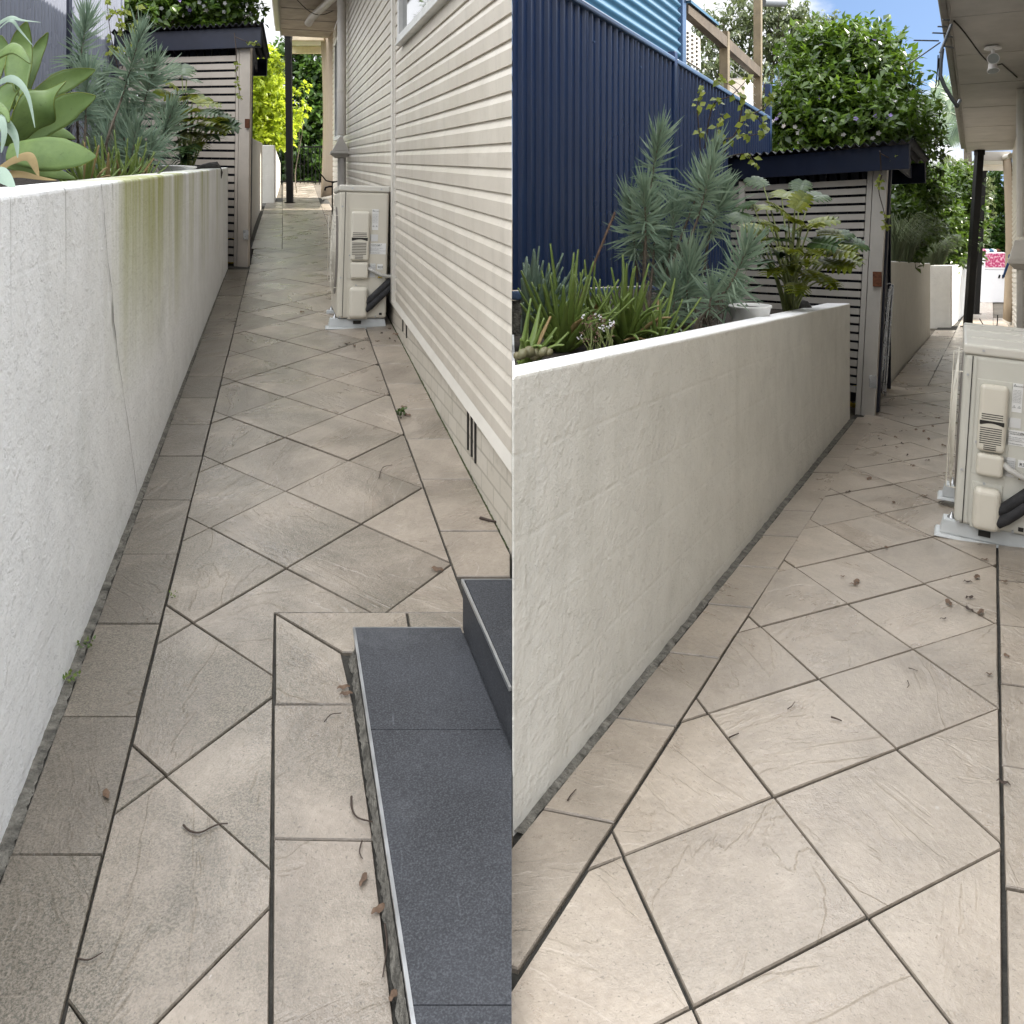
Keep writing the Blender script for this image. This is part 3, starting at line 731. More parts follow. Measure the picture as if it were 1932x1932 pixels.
# beds behind them
fA = lambda y: -2.62 - 0.269 * (y - 1.55); fB = lambda y: 0.542 * (y - 4.72)
b = MB(); b.hexa([Vector((aN[0] - .15, aN[1], gA(0, 1))), Vector((aF[0] - .15, aF[1], gA(0, 9))), Vector((fA(11), 11, gA(0, 9))), Vector((fA(1.0) - .8, 1.0, gA(0, 1)))][::-1],
                 [Vector((aN[0] - .15, aN[1], ztA(0, aN[1]) - .10)), Vector((aF[0] - .15, aF[1], ztA(0, aF[1]) - .10)), Vector((fA(11), 11, ztA(0, 11) - .05)), Vector((fA(1.0) - .8, 1.0, ztA(0, 1) - .05))][::-1])
tag(b.build('garden_soil', M['soil']), kind='structure')
b = MB(); q = [(0.0006, 2.27), (0.0105, 2.27), (0.0105, 4.72), (0.0006, 4.72)]
b.hexa([Vector((p[0], p[1], min(gA(*p), gB(*p)) - .1)) for p in q], [Vector((p[0], p[1], ztB(*p) - .085)) for p in q])
tag(b.build('garden_wall', M['wallB']), 'thin rendered return closing the end of the cream wall bed beside the steps', 'garden wall')
b = MB(); q = [(0.011, 2.2), (bF[0] - .1, bF[1] + .05), (fB(9.2), 9.2), (0.011, 4.74)]
b.hexa([Vector((p[0], p[1], gB(*p))) for p in q], [Vector((p[0], p[1], ztB(*p) - .09)) for p in q])
tag(b.build('garden_soil', M['soil']), kind='structure')

# ------------------------------------------------------------------ left house
hx = lambda y: -0.263 * (y - 3.275)
zl = lambda y, z0: HC + z0 + 0.066 * y           # a level line of the left place
HD = Vector((-0.2543, 0.9671, 0)); HN = Vector((-0.9671, -0.2543, 0))
def hpt(y, z0, off=0.0):
    """a point on the left house's wall plane: z0 relative level, off = metres out over the path"""
    return Vector((hx(y), y, zl(y, z0))) + HN * off
YE = 16.4
hA = thing('weatherboard_house', 'cream weatherboard house wall with eave and downpipe along the mossy path', 'house', (hx(9), 9, gA(0, 9)))
def boards(y0, y1, z0, z1, pitch=0.0995):
    b = MB(); k = 0; z = z0
    while z < z1:
        pr = [(z, 0.013), (z + pitch * .62, 0.0145), (z + pitch * .90, 0.003), (z + pitch * .995, 0.002)]   # flat face, bevel up, shadow groove
        n = len(pr); vs = []
        for yy in (y0, y1):
            for zz, o in pr + [(z, -0.006)]: vs.append(hpt(3.277 - .9671 * o / .263 if yy < 3.3 else yy, zz, o))
        m = n + 1
        fs = [(i, i + 1, m + i + 1, m + i) for i in range(n - 1)] + [(n, 0, m, m + n)]
        b.add(vs, fs)
        b.add(vs[:n + 1], [tuple(range(n + 1))])
        z += pitch
    return b
YT = 6.86
wy0, wy1, wz0, wz1 = 3.75, 6.36, 0.885, 2.2                       # near window opening (along y, level)
ZB = -1.131
def clad(y0, y1, z0, z1): boards(y0, y1, z0, z1).build('weatherboards', M['cladding'], hA)
P0 = 0.0995; zw = ZB + P0 * math.ceil((wz0 - ZB) / P0 - 1e-6)
clad(3.285, YT, ZB, zw - P0 * 0.5)
clad(wy1 + .02, YT, zw, 2.45); clad(3.285, wy0 - .02, zw, 2.45)
fy0, fy1, fz0, fz1 = 13.35, 15.2, 0.36, 2.02                      # far window
zf = ZB + P0 * math.ceil((fz0 - ZB) / P0)
clad(YT, YE, ZB, zf - P0 * .5); clad(YT, fy0, zf, 2.45); clad(fy1, YE, zf, 2.45)
b = MB(); c0, c1 = hpt(3.325, 0, -.012), hpt(YE, 0, -.012)          # wall body
b.hexa([Vector((c0.x, c0.y, gA(0, 3) - .1)), Vector((-.001, 3.34, gA(0, 3) - .1)), Vector((-.012, YE, gA(0, YE) - .1)), Vector((c1.x, c1.y, gA(0, YE) - .1))],
       [Vector((c0.x, c0.y, zl(3.28, 2.5))), Vector((-.001, 3.34, zl(3.3, 2.5))), Vector((-.012, YE, zl(YE, 2.5))), Vector((c1.x, c1.y, zl(YE, 2.5)))])
b.build('wall', M['trim'], hA)
b = MB(); ys = [3.28, YE]                                         # painted brick base and its drip flashing
b.hexa([hpt(3.325, 0, -.012), hpt(YE, 0, -.012), hpt(YE, 0, .004), hpt(3.262, 0, .004)], [hpt(3.325, ZB - .012, -.012), hpt(YE, ZB - .012, -.012), hpt(YE, ZB - .012, .004), hpt(3.262, ZB - .012, .004)])
for i in range(4): b.v[i] = (b.v[i][0], b.v[i][1], gA(0, b.v[i][1]) - .05)
b.build('brick_base', M['brick'], hA)
b = MB(); b.add([hpt(3.168, ZB - .045, .030), hpt(YE, ZB - .045, .030), hpt(YE, ZB + .004, .014), hpt(3.225, ZB + .004, .014), hpt(3.255, ZB - .06, .006), hpt(YE, ZB - .06, .006)],
                [(0, 1, 2, 3), (4, 5, 1, 0)]); b.build('flashing', M['trim'], hA)
for k, (u, w) in enumerate([(886, 0), (893, 0), (900, 0), (762, 0), (769, 0)]):   # weep slots
    y = 0.861 / ((u - UC) / FP + 0.263) if u != 966 else 3.3
    y = 0.263 * 3.275 / ((u - UC) / FP + 0.263); bb = MB(); g0 = gA(0, y)
    p = hpt(y, 0, .006); zt_ = zl(y, ZB) - .065
    bb.bar((p.x, p.y, g0 + .10), (p.x, p.y, zt_), .012, .016, up=tuple(HD)); bb.build('weep_hole', M['slot'], hA)
b = MB(); b.bar(hpt(YT, ZB - .03, .015), Vector(hpt(YT, 2.45, .015)), .11, .035, up=tuple(HN))
b.build('cover_strip', M['trim'], hA); 
b = MB(); b.bar(hpt(YT - .085, ZB - .03, .006), hpt(YT - .085, 2.45, .006), .05, .03, up=tuple(HN)); b.build('cover_strip', M['trim'], hA)
def window(y0, y1, z0, z1, parent, sash=3):
    f = MB(); w = .05
    f.bar(hpt(y0, z0, .02), hpt(y1, z0, .02), .07, w); f.bar(hpt(y0, z1, .02), hpt(y1, z1, .02), .07, w)
    for k in range(sash + 1):
        y = lerp(y0, y1, k / sash); f.bar(hpt(y, z0 + w / 2, .02), hpt(y, z1 - w / 2, .02), .06 if k in (0, sash) else .035, w, up=tuple(HN))
    fr = f.build('window', M['alu'], parent, bevel=.004)
    g = MB(); g.add([hpt(y0, z0, .012), hpt(y1, z0, .012), hpt(y1, z1, .012), hpt(y0, z1, .012)], [(0, 1, 2, 3)]); g.build('pane', M['glass'], fr)
    s_ = MB(); s_.bar(hpt(y0 - .02, z0 - .035, .03), hpt(y1 + .02, z0 - .035, .03), .07, .014); s_.build('sill', M['alu'], fr, bevel=.004)
window(wy0, wy1, wz0, wz1, hA, 2); window(fy0, fy1, fz0, fz1, hA)
# eave: soffit sheets with cover joints, fascia, gutter, roof
EO = 0.98; ez = 2.5; Y1E = 17.6
b = MB(); b.add([hpt(3.2, ez, -.01), hpt(3.2, ez, EO), hpt(Y1E, ez, EO), hpt(Y1E, ez, -.01)], [(0, 1, 2, 3)]); so = b.build('soffit', M['soffitA'], hA)
for y in np.arange(4.0, 17.5, 1.15):
    b = MB(); b.bar(hpt(y, ez - .004, .0), hpt(y, ez - .004, EO - .02), .03, .006); b.build('cover_strip', M['cover'], so)
b = MB(); b.bar(hpt(3.2, ez + .06, EO + .012), hpt(Y1E, ez + .06, EO + .012), .022, .19); b.build('fascia', M['fascia'], hA)
b = MB(); b.bar(hpt(3.2, ez + .13, EO + .075), hpt(Y1E, ez + .13, EO + .075), .10, .09); b.build('gutter', M['trim'], hA, bevel=.02)
b = MB(); rq = [hpt(3.2, ez + .19, EO + .14), hpt(Y1E, ez + .19, EO + .14)]
rb = [Vector((-.015, Y1E, rq[1].z + .16 * (-rq[1].x))), Vector((-.015, 3.2, rq[0].z + .16 * (-rq[0].x)))]
b.hexa([rq[0], rq[1], rb[0], rb[1]][::-1], [p + Vector((0, 0, .05)) for p in (rq[0], rq[1], rb[0], rb[1])][::-1]); b.build('roof', M['roof'], hA)
# downpipe with rain head and swan neck
yd = 12.2; dp = hpt(yd, 0, .10)
b = MB(); b.tube([Vector((dp.x, dp.y, zl(yd, .34))), Vector((dp.x, dp.y, zl(yd, 2.26)))], .062, 14)
dpo = b.build('downpipe', M['pipe'], hA)
b = MB(); b.tube([Vector((dp.x, dp.y, gA(0, yd) - .02)), Vector((dp.x, dp.y, zl(yd, .03)))], .06, 14); b.build('lower_pipe', M['pipe'], dpo)
b = MB(); z0 = zl(yd, 0)
def ring(z, a, c): return [Vector((dp.x, dp.y, z0 + z)) + HD * sx * a + HN * (sy * c + .02) for sx, sy in ((-1, -1), (1, -1), (1, 1), (-1, 1))]
b.hexa(ring(.01, .075, .075), ring(.06, .14, .13)); b.hexa(ring(.061, .15, .14), ring(.10, .15, .14)); b.hexa(ring(.101, .13, .12), ring(.30, .13, .02)); b.build('rain_head', M['pipe'], dpo, bevel=.006)
for zc in (.95, 2.2):
    b = MB(); b.tube([Vector((dp.x, dp.y, zl(yd, zc))), Vector((dp.x, dp.y, zl(yd, zc) + .05))], .068, 14); b.build('collar', M['trim'], dpo)
b = MB(); e = hpt(yd + 2.3, 2.28, .52)
b.tube([Vector((dp.x, dp.y, zl(yd, 2.26))), Vector((dp.x, dp.y, zl(yd, 2.36))), hpt(yd + .25, 2.43, .13), hpt(yd + 2.1, 2.36, .46), e], .062, 14); b.build('swan_neck', M['pipe'], dpo)
b = MB(); cz = lambda t: ez - .03 - .16 * math.sin(math.pi * t)
b.tube([hpt(lerp(13.2, 14.2, i / 10), cz(i / 10), lerp(.75, .12, i / 10)) for i in range(11)], .006, 6); b.build('cable', M['black'], hA)
# patio beams beyond the eave
b = MB(); pz = lambda u, v, y: pt(u, v, y)
def beam_px(u0, u1, v0, v1, y, d=.12):
    p0_, p1_ = pt(u0, (v0 + v1) / 2, y), pt(u1, (v0 + v1) / 2, y); h = (v1 - v0) / FP * y
    bb = MB(); bb.bar(p0_, p1_, d, h); return bb
beam_px(549, 612, 58, 77, 18.1).build('patio_beam', M['cream_beam'], hA)
beam_px(546, 614, 88, 101, 21.0).build('patio_beam', M['cream_beam'], hA)
b = MB(); a_, c_, d_, e_ = pt(549, 68, 18.2), pt(612, 68, 18.2), pt(614, 86, 21), pt(546, 86, 21); b.add([a_, c_, d_, e_], [(0, 1, 2, 3)]); b.build('patio_ceiling', M['trim'], hA)

# ------------------------------------------------------------------ dark tiled steps at the left path
st = thing('tiled_steps', 'charcoal tiled steps with a metal edge strip beside the paving', 'steps', (-.3, 2.0, gA(0, 2)))
H1 = 1.573; c1 = Vector((-.497, 2.651, 0)); e1 = Vector((-.175, 1.483, 0)); dS = (e1 - c1) / (c1.y - e1.y)
k1 = lambda y: c1.x + dS.x * (c1.y - y)
zt1 = lambda y: HC - H1 + .10625 * y; zt2 = lambda y: HC - 1.423 + .10625 * y
YS = 1.12; xr = -.0006
k2p = Vector((-.159, 2.651, 0)); ks = (0 - k2p.x) / (2.651 - 2.126); k2 = lambda y: k2p.x + ks * (2.651 - y)
joints = [2.651, 2.205, 1.515, YS]                                 # tread joints across the step
for a, c in zip(joints, joints[1:]):
    b = MB(); g_ = .0012
    y0, y1 = c + g_, a - g_
    poly = [(k1(y0) + .007, y0), (min(xr, k2(y0) - .002) if y0 > 2.126 else xr, y0), (min(xr, k2(y1) - .002) if y1 > 2.126 else xr, y1), (k1(y1) + .007, y1)]
    if y0 < 2.126 < y1: poly.insert(2, (xr, 2.126))
    b.hexa([Vector((p[0], p[1], zt1(p[1]) - .012)) for p in poly], [Vector((p[0], p[1], zt1(p[1]))) for p in poly]); b.build('tread', M['step_tile'], st)
b = MB(); poly = [(k1(YS) + .004, YS), (xr, YS), (xr, 2.645), (k1(2.645) + .004, 2.645)]
b.hexa([Vector((p[0], p[1], gA(*p) - .03)) for p in poly], [Vector((p[0], p[1], zt1(p[1]) - .0125)) for p in poly]); b.build('riser', M['step_tile'], st)
b = MB(); poly = [(xr, 2.14), (xr, 2.64), (k2p.x + .006, 2.64)]
b.hexa([Vector((p[0], p[1], zt1(p[1]) + .0005)) for p in poly], [Vector((p[0], p[1], zt2(p[1]) - .012)) for p in poly]); b.build('riser', M['step_tile'], st)
b = MB(); poly = [(xr, 2.15), (xr, 2.648), (k2p.x + .012, 2.648)]
b.hexa([Vector((p[0], p[1], zt2(p[1]) - .0118)) for p in poly], [Vector((p[0], p[1], zt2(p[1]))) for p in poly]); b.build('tread', M['step_tile'], st)
b = MB()
b.bar((k1(YS) + .003, YS, zt1(YS) - .004), (k1(2.651) + .003, 2.651, zt1(2.651) - .004), .0075, .011); b.bar((k1(2.651), 2.6515, zt1(2.651) - .004), (k2p.x - .002, 2.6515, zt1(2.651) - .004), .005, .011)
b.build('edge_strip', M['steel'], st)
b = MB(); b.bar((xr - .004, 2.126 + .02, zt2(2.13) - .004), (k2p.x + .004, 2.651, zt2(2.651) - .004), .0075, .011); b.bar((k2p.x, 2.6525, zt2(2.651) - .004), (xr, 2.6525, zt2(2.651) - .004), .005, .011)
b.build('edge_strip', M['steel'], st)
b = MB(); r = random.Random(9); vs = []; n = 130                      # mortar fillet at the foot of the step
for i in range(n + 1):
    y = lerp(YS, 2.62, i / n); x = k1(y); w = .011 + .002 * math.sin(i * .7) + .006 * r.random()
    vs += [(x + .002, y, gA(x, y) + .03 + r.uniform(-.006, .006)), (x - w * .5, y, gA(x, y) + .012), (x - w, y, gA(x, y) - .002)]
b.add(vs, [(3 * i + j, 3 * i + 3 + j, 3 * i + 4 + j, 3 * i + 1 + j) for i in range(n) for j in (0, 1)], True); b.build('mortar_fillet', M['mortar'], st)

# ------------------------------------------------------------------ right house: wall, eave, high roof
wxB = lambda y: .70 + .5525 * y
BD = Vector((.4836, .8753, 0)); BN = Vector((-.8753, .4836, 0))       # along the wall, and out over the path
zlB = lambda y, z0: HC + z0 - .071 * y
def bpt(y, z0, off=0.0): return Vector((wxB(y), y, zlB(y, z0))) + BN * off
hB = thing('house', 'pale house wall with a wide white soffit beyond the right path', 'house', (wxB(9) + .5, 9, gB(0, 9)))
EB = .88; eB = 2.69; YB0, YB1 = .8, 18.3
b = MB(); k = -1.45
def boardsB(y0, y1, z0, z1, pitch=.10):
    b = MB(); z = z0
    while z < z1:
        pr = [(z, .012), (z + pitch * .60, .022), (z + pitch * .93, .003), (z + pitch * .995, .001)]; n = 4; vs = []
        for yy in (y0, y1):
            vs += [bpt(yy, zz, o) for zz, o in pr] + [bpt(yy, z, -.006)]
        b.add(vs, [(m, m + 1, 6 + m, 5 + m) for m in range(3)] + [(4, 0, 5, 9)]); z += pitch
    return b
boardsB(YB0, YB1, -1.05, 2.6).build('weatherboards', M['cladding'], hB)
W_B = 5.2
b = MB(); q = [bpt(YB0, 0, -.012), bpt(YB1, 0, -.012), bpt(YB1, 0, -W_B), bpt(YB0, 0, -W_B)]
b.hexa([Vector((p.x, p.y, gB(p.x, p.y) - .1)) for p in q][::-1], [Vector((p.x, p.y, zlB(p.y, 2.66))) for p in q][::-1]); b.build('wall', M['trim'], hB)
b = MB(); b.add([bpt(YB0, eB, -.02), bpt(YB0, eB, EB), bpt(YB1, eB, EB), bpt(YB1, eB, -.02)], [(0, 1, 2, 3)]); sB = b.build('soffit', M['soffitB'], hB)
for y in (2.6, 4.1, 5.6, 7.1, 8.55, 10.1, 11.7, 13.4, 15.2, 17.0):
    b = MB(); b.bar(bpt(y, eB - .004, 0), bpt(y, eB - .004, EB - .02), .035, .006); b.build('cover_strip', M['soffitB'], sB)
b = MB(); b.bar(bpt(YB0, eB + .05, EB + .012), bpt(YB1, eB + .05, EB + .012), .024, .15); b.build('fascia', M['fascia'], hB)
b = MB(); b.bar(bpt(YB0, eB + .1, EB + .07), bpt(YB1, eB + .1, EB + .07), .09, .085); b.build('gutter', M['fascia'], hB, bevel=.02)
b = MB(); RP = math.tan(math.radians(45)); rw = 3.1  # unseen roof slopes, pitched steeper so the house shades the blue fence
f0, f1 = bpt(YB0, eB + .14, EB + .12), bpt(YB1, eB + .14, EB + .12); g0, g1 = f0 - BN * rw, f1 - BN * rw
g0.z += RP * rw; g1.z += RP * rw; r0_, r1_ = f0 - BN * 2 * rw, f1 - BN * 2 * rw
b.hexa([f0, f1, r1_, r0_][::-1], [f0 + Vector((0, 0, .05)), f1 + Vector((0, 0, .05)), r1_ + Vector((0, 0, .05)), r0_ + Vector((0, 0, .05))][::-1])
b.add([f0 + Vector((0, 0, .055)), f1 + Vector((0, 0, .055)), g1, g0, r0_ + Vector((0, 0, .055)), r1_ + Vector((0, 0, .055))], [(0, 3, 2, 1), (3, 4, 5, 2), (0, 4, 3), (1, 2, 5)]); b.build('roof', M['roof'], hB)
b = MB(); q = [(19.9, 21.0), (24.0, 21.0), (24.0, 34.0), (20.2, 34.0)]
b.hexa([Vector((p[0], p[1], gB(*p) - .1)) for p in q], [Vector((p[0], p[1], HC + 4.2)) for p in q]); b.build('shade_block', M['cladding'], hB)  # unseen block added off to the right to shade the far patio and fridge
# downpipe with rain head near the far end
yq = 12.2; off = .10
b = MB(); p0_ = bpt(yq, 0, off); b.tube([Vector((p0_.x, p0_.y, zlB(yq, .55))), Vector((p0_.x, p0_.y, zlB(yq, 2.68)))], .058, 14); dq = b.build('downpipe', M['pipe'], hB)
b = MB(); b.tube([Vector((p0_.x, p0_.y, gB(0, yq) - .02)), Vector((p0_.x, p0_.y, zlB(yq, .2)))], .058, 14); b.build('lower_pipe', M['pipe'], dq)
b = MB()
def ringB(z, a, c): return [Vector((p0_.x, p0_.y, zlB(yq, z))) + BD * sx * a + BN * (sy * c + .02) for sx, sy in ((-1, -1), (1, -1), (1, 1), (-1, 1))][::-1]
b.hexa(ringB(.08, .07, .07), ringB(.16, .15, .13)); b.hexa(ringB(.161, .165, .145), ringB(.23, .165, .145)); b.hexa(ringB(.231, .14, .13), ringB(.50, .08, .06)); b.build('rain_head', M['pipe'], dq, bevel=.006)
beamB = lambda u0, u1, v0, v1, y: beam_px(u0, u1, v0, v1, y)
beamB(1853, 1905, 286, 303, 18.9).build('patio_beam', M['soffitB'], hB)
beamB(1853, 1906, 311, 322, 21.5).build('patio_beam', M['trim'], hB)
b = MB(); b.add([pt(1853, 303, 18.96), pt(1905, 301, 18.96), pt(1906, 311, 21.5), pt(1853, 311, 21.5)], [(0, 1, 2, 3)]); b.build('patio_ceiling', M['white_paint'], hB)
b = MB(); b.tube([bpt(lerp(8.6, 11.4, t / 14), eB - .02 - .30 * math.sin(math.pi * min(1, t / 10)) * (t / 14), lerp(.86, .18, t / 14)) for t in range(15)], .009, 6); b.build('cable', M['black'], hB)
# twin spotlight under the soffit
yl = 5.05; kk = (1873 - UC) / FP; yl = .70 / (kk - .5525) if False else 6.4
def soff_point(u, v):
    # point of the soffit plane seen at (u, v)
    y = 6.0
    for _ in range(60): y = (eB) / ((HV - v) / FP + .071)
    return pt(u, v, y)
ls = soff_point(1873, 88); lt = thing('spotlight', 'small white double spotlight hanging under the right soffit', 'light fitting', ls)
sc = ls.y / FP
b = MB(); b.lathe((ls.x, ls.y, ls.z - .032), [(15 * sc, 0), (15 * sc, .014), (13 * sc, .030), (12 * sc, .032)]); b.build('mounting_plate', M['white_paint'], lt)
b = MB(); b.tube([ls + Vector((0, 0, -.03)), ls + Vector((0, -.01, -.012 - 12 * sc))], 3 * sc, 8); b.build('arm', M['white_paint'], lt)
for kx, (du, dv, tip) in enumerate([(0, 23, (-.35, -.8, -.1)), (0, 38, (-.1, -.35, -.9))]):
    c_ = ls + Vector((du * sc, 0, -dv * sc)); d_ = Vector(tip).normalized(); b = MB()
    b.tube([c_ - d_ * 9 * sc, c_ - d_ * 7 * sc, c_ + d_ * 2 * sc, c_ + d_ * 9 * sc], [4 * sc, 7 * sc, 8 * sc, 11 * sc], 16); hd = b.build('lamp_head', M['white_paint'], lt)
    b = MB(); b.tube([c_ + d_ * 9.02 * sc, c_ + d_ * 9.6 * sc], 9.5 * sc, 16); b.build('lens', M['lamp_glass'], hd)

# ------------------------------------------------------------------ corrugated metal fences
def trapezoid(p0, p1, zb, zt, pitch, depth, nrm, frac=(.58, .66, .78, .86)):
    """ribbed sheet between two plan points; zb / zt are functions of the position along it (0..1)"""
    p0, p1 = Vector((*p0, 0)), Vector((*p1, 0)); L = (p1 - p0).length; d = (p1 - p0) / L; b = MB(); st_ = []
    s_ = 0
    while s_ < L:
        for f, o in ((0, 0), (frac[0], 0), (frac[1], depth), (frac[2], depth), (frac[3], 0)):
            if s_ + f * pitch < L: st_.append((s_ + f * pitch, o))
        s_ += pitch
    st_.append((L, 0)); vs = []
    for q, o in st_:
        p = p0 + d * q + nrm * o; vs += [(p.x, p.y, zb(q / L)), (p.x, p.y, zt(q / L))]
    b.add(vs, [(2 * i, 2 * i + 2, 2 * i + 3, 2 * i + 1) for i in range(len(st_) - 1)]); return b
FN = Vector((.877, -.48, 0))                                        # the right fence faces the path
yfe = 10.62
zfb = lambda y: HC - .12 - .070 * y; zft = lambda y: HC + 1.565 - .0322 * y
fb_ = thing('metal_fence', 'deep blue ribbed metal fence behind the succulents on the right', 'fence', (fB(7.6), 7.6, gB(0, 7.6)))
yp = 8.02                                                            # intermediate post
yp = 2.561 / (.542 - (1268 - UC) / FP)
for y0, y1 in ((4.7225, yp - .03), (yp + .03, yfe)):
    fz = lambda f, fn: (lambda t: fn(lerp(y0, y1, t)))
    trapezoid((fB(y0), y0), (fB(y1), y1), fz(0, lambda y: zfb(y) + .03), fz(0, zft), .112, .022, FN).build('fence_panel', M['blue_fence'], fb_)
    b = MB(); b.bar(Vector((fB(y0), y0, zft(y0) - .015)) + FN * .012, Vector((fB(y1), y1, zft(y1) - .015)) + FN * .012, .055, .045); b.build('top_rail', M['blue_cap'], fb_, bevel=.012)
    b = MB(); b.bar(Vector((fB(y0), y0, zfb(y0))) + FN * .012, Vector((fB(y1), y1, zfb(y1))) + FN * .012, .055, .05); b.build('bottom_rail', M['blue_cap'], fb_, bevel=.012)
for yy, w, up in ((yp, .075, .06), (yfe + .05, .10, .42)):
    b = MB(); b.bar(Vector((fB(yy), yy, zfb(yy) - .1)), Vector((fB(yy), yy, zft(yy) + up)), .07, w, up=(0.48, .877, 0)); b.build('post', M['blue_fence'], fb_, bevel=.006)
b = MB(); b.bar(Vector((fB(4.74), 4.74, zfb(4.74) - .18)) + FN * .02, Vector((fB(yfe), yfe, zfb(yfe) - .18)) + FN * .02, .09, .30); b.build('plinth', M['mortar'], fb_)
# left fence, painted a lighter slate blue
FNA = Vector((.966, .26, 0)); yA0, yA1 = 3.0, 11.35; ypA = 2.205 / (-.269 - (125 - UC) / FP) 
fa_ = thing('metal_fence', 'slate blue ribbed metal fence behind the agave and needle shrub', 'fence', (fA(8), 8, gA(0, 8)))
zab = lambda y: ztA(0, y) - .16; zat = lambda y: HC + 2.22 + .066 * y
fA2 = lambda y: -2.62 - .269 * (y - 1.55)
ypA = (2.62 - .269 * 1.55) / ((UC - 125) / FP - .269)
for y0, y1 in ((yA0, ypA - .05), (ypA + .05, yA1)):
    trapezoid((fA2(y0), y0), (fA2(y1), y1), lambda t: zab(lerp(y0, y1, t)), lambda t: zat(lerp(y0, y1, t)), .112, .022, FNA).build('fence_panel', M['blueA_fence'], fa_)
for yy in (ypA, yA1 + .05):
    b = MB(); b.bar(Vector((fA2(yy), yy, zab(yy))), Vector((fA2(yy), yy, zat(yy) + .05)), .09, .10, up=(-.26, .966, 0)); b.build('post', M['navy'] if yy == ypA else M['blueA_fence'], fa_, bevel=.006)

# ------------------------------------------------------------------ slatted sheds with corrugated roofs
def shed(label, Rp, Lp, zr, g, posts, mats, sl0, pitch, sh, back, lean, zfr, zfl, fh, nrm, depth_out, wedge):
    """Rp / Lp: plan points of the slatted front (path side first); zfr, zfl: top of the fascia at both ends; back: plan vector to the rear"""
    R3, L3 = Vector((*Rp, 0)), Vector((*Lp, 0)); ax = (L3 - R3); L = ax.length; ax /= L
    root = thing('slatted_shed', label, 'shed', (lerp(Rp[0], Lp[0], .5), lerp(Rp[1], Lp[1], .5), g(*Rp)))
    zt = lambda t: lerp(zfr, zfl, t) - fh - .02
    at = lambda t, z: Vector((R3.x + ax.x * L * t, R3.y + ax.y * L * t, z)) + nrm * 0.0 + Vector((lean * (z - g(*Rp)) * (1 - t), 0, 0))
    pw, jw = posts
    # wide post and its jamb
    def upright(s0, s1, zb, ztop, d, o, nm, m):
        b = MB(); q = []
        for z in (zb, ztop):
            l = lean * (z - zb); 
            for s_, oo in ((s0, o), (s1, o), (s1, o - d), (s0, o - d)):
                p = R3 + ax * s_ + nrm * oo; q.append(Vector((p.x + l, p.y, z)))
        bot, top = q[:4], q[4:]
        n_ = (bot[1] - bot[0]).cross(bot[2] - bot[1]).z
        if n_ < 0: bot, top = bot[::-1], top[::-1]
        b.hexa(bot, top); return b.build(nm, m, root, bevel=.004)
    post = upright(0, pw, g(*Rp) - .03, zt(0) + .06, .10, .025, 'post', mats['slat'])
    upright(pw + .006, pw + jw, g(*Rp) - .03, zt(0) + .06, .06, .018, 'jamb', mats['slat'])
    z = sl0; k = 0
    while z < zt(0) - pitch * .5 and k < 60:
        b = MB(); dz = (zfl - zfr) * .5 + 0
        zl_ = z + (lerp(zfr, zfl, 1) - zfr) * .9
        p, q = R3 + ax * (pw + jw + .004), L3
        b.bar(Vector((p.x + lean * (z - g(*Rp)), p.y, z)), Vector((q.x, q.y, zl_)), .022, sh); b.build('slat', mats['slat'], root)
        z += pitch; k += 1
    # left batten, inner dark boards, sides
    p = R3 + ax * (L * .90) + nrm * .022; b = MB(); b.bar(Vector((p.x, p.y, sl0)), Vector((p.x, p.y, zt(.9))), .06, .025, up=tuple(nrm)); b.build('batten', mats['slat'], root)
    bk = Vector((*back, 0))
    b = MB(); n = int(L / .115)
    for i in range(n):
        p = R3 + ax * (.14 + i * .115) + bk * .22
        if p.x * 0 == 0: b.bar(Vector((p.x, p.y, sl0 - .2)), Vector((p.x, p.y, zt(i / n) + .1)), .07, .02, up=tuple(nrm))
    o = b.build('lattice', M['navy'], root)
    b = MB(); p0_, p1_ = R3 + bk * .98 + ax * .05, L3 + bk * .98; b.hexa([Vector((p0_.x, p0_.y, sl0 - .5)), Vector((p1_.x, p1_.y, sl0 - .5)), Vector((p1_.x, p1_.y, sl0 - .5)) + bk * .02, Vector((p0_.x, p0_.y, sl0 - .5)) + bk * .02],
        [Vector((p0_.x, p0_.y, zfr - fh)), Vector((p1_.x, p1_.y, zfl - fh)), Vector((p1_.x, p1_.y, zfl - fh)) + bk * .02, Vector((p0_.x, p0_.y, zfr - fh)) + bk * .02]); b.build('back_wall', M['navy_dark'], root)
    b = MB(); p0_ = R3 + bk * .10 + ax * .03; p1_ = R3 + bk * .97 + ax * .03
    lz = lean * (zfr - fh - g(*Rp))
    b.bar(Vector((p0_.x, p0_.y, g(*Rp))), Vector((p0_.x + lz, p0_.y, zfr - fh + .02)), .09, .10, up=tuple(bk.normalized())); b.build('door_jamb', M['navy_dark'], root)
    b = MB(); ex = lambda p, z: Vector((p.x, p.y, z))
    b.hexa([ex(p0_ + ax * .05, g(*Rp)), ex(p1_ + ax * .05, g(*Rp) + .1), ex(p1_ + ax * .08, g(*Rp) + .1), ex(p0_ + ax * .08, g(*Rp))],
           [ex(p0_ + ax * .05, zfr - fh), ex(p1_ + ax * .05, zfr - fh), ex(p1_ + ax * .08, zfr - fh), ex(p0_ + ax * .08, zfr - fh)]); b.build('side_wall', M['navy_dark'], root)
    # fascia boards and roof sheet
    out = -ax * depth_out
    fr = lambda t, dz: R3 + out * (1 - t) + ax * L * t + nrm * .07 + Vector((0, 0, dz))
    b = MB(); b.bar(fr(0, zfr - fh / 2), fr(1.02, zfl - fh / 2), .03, fh); b.build('fascia', M['navy'], root, bevel=.003)
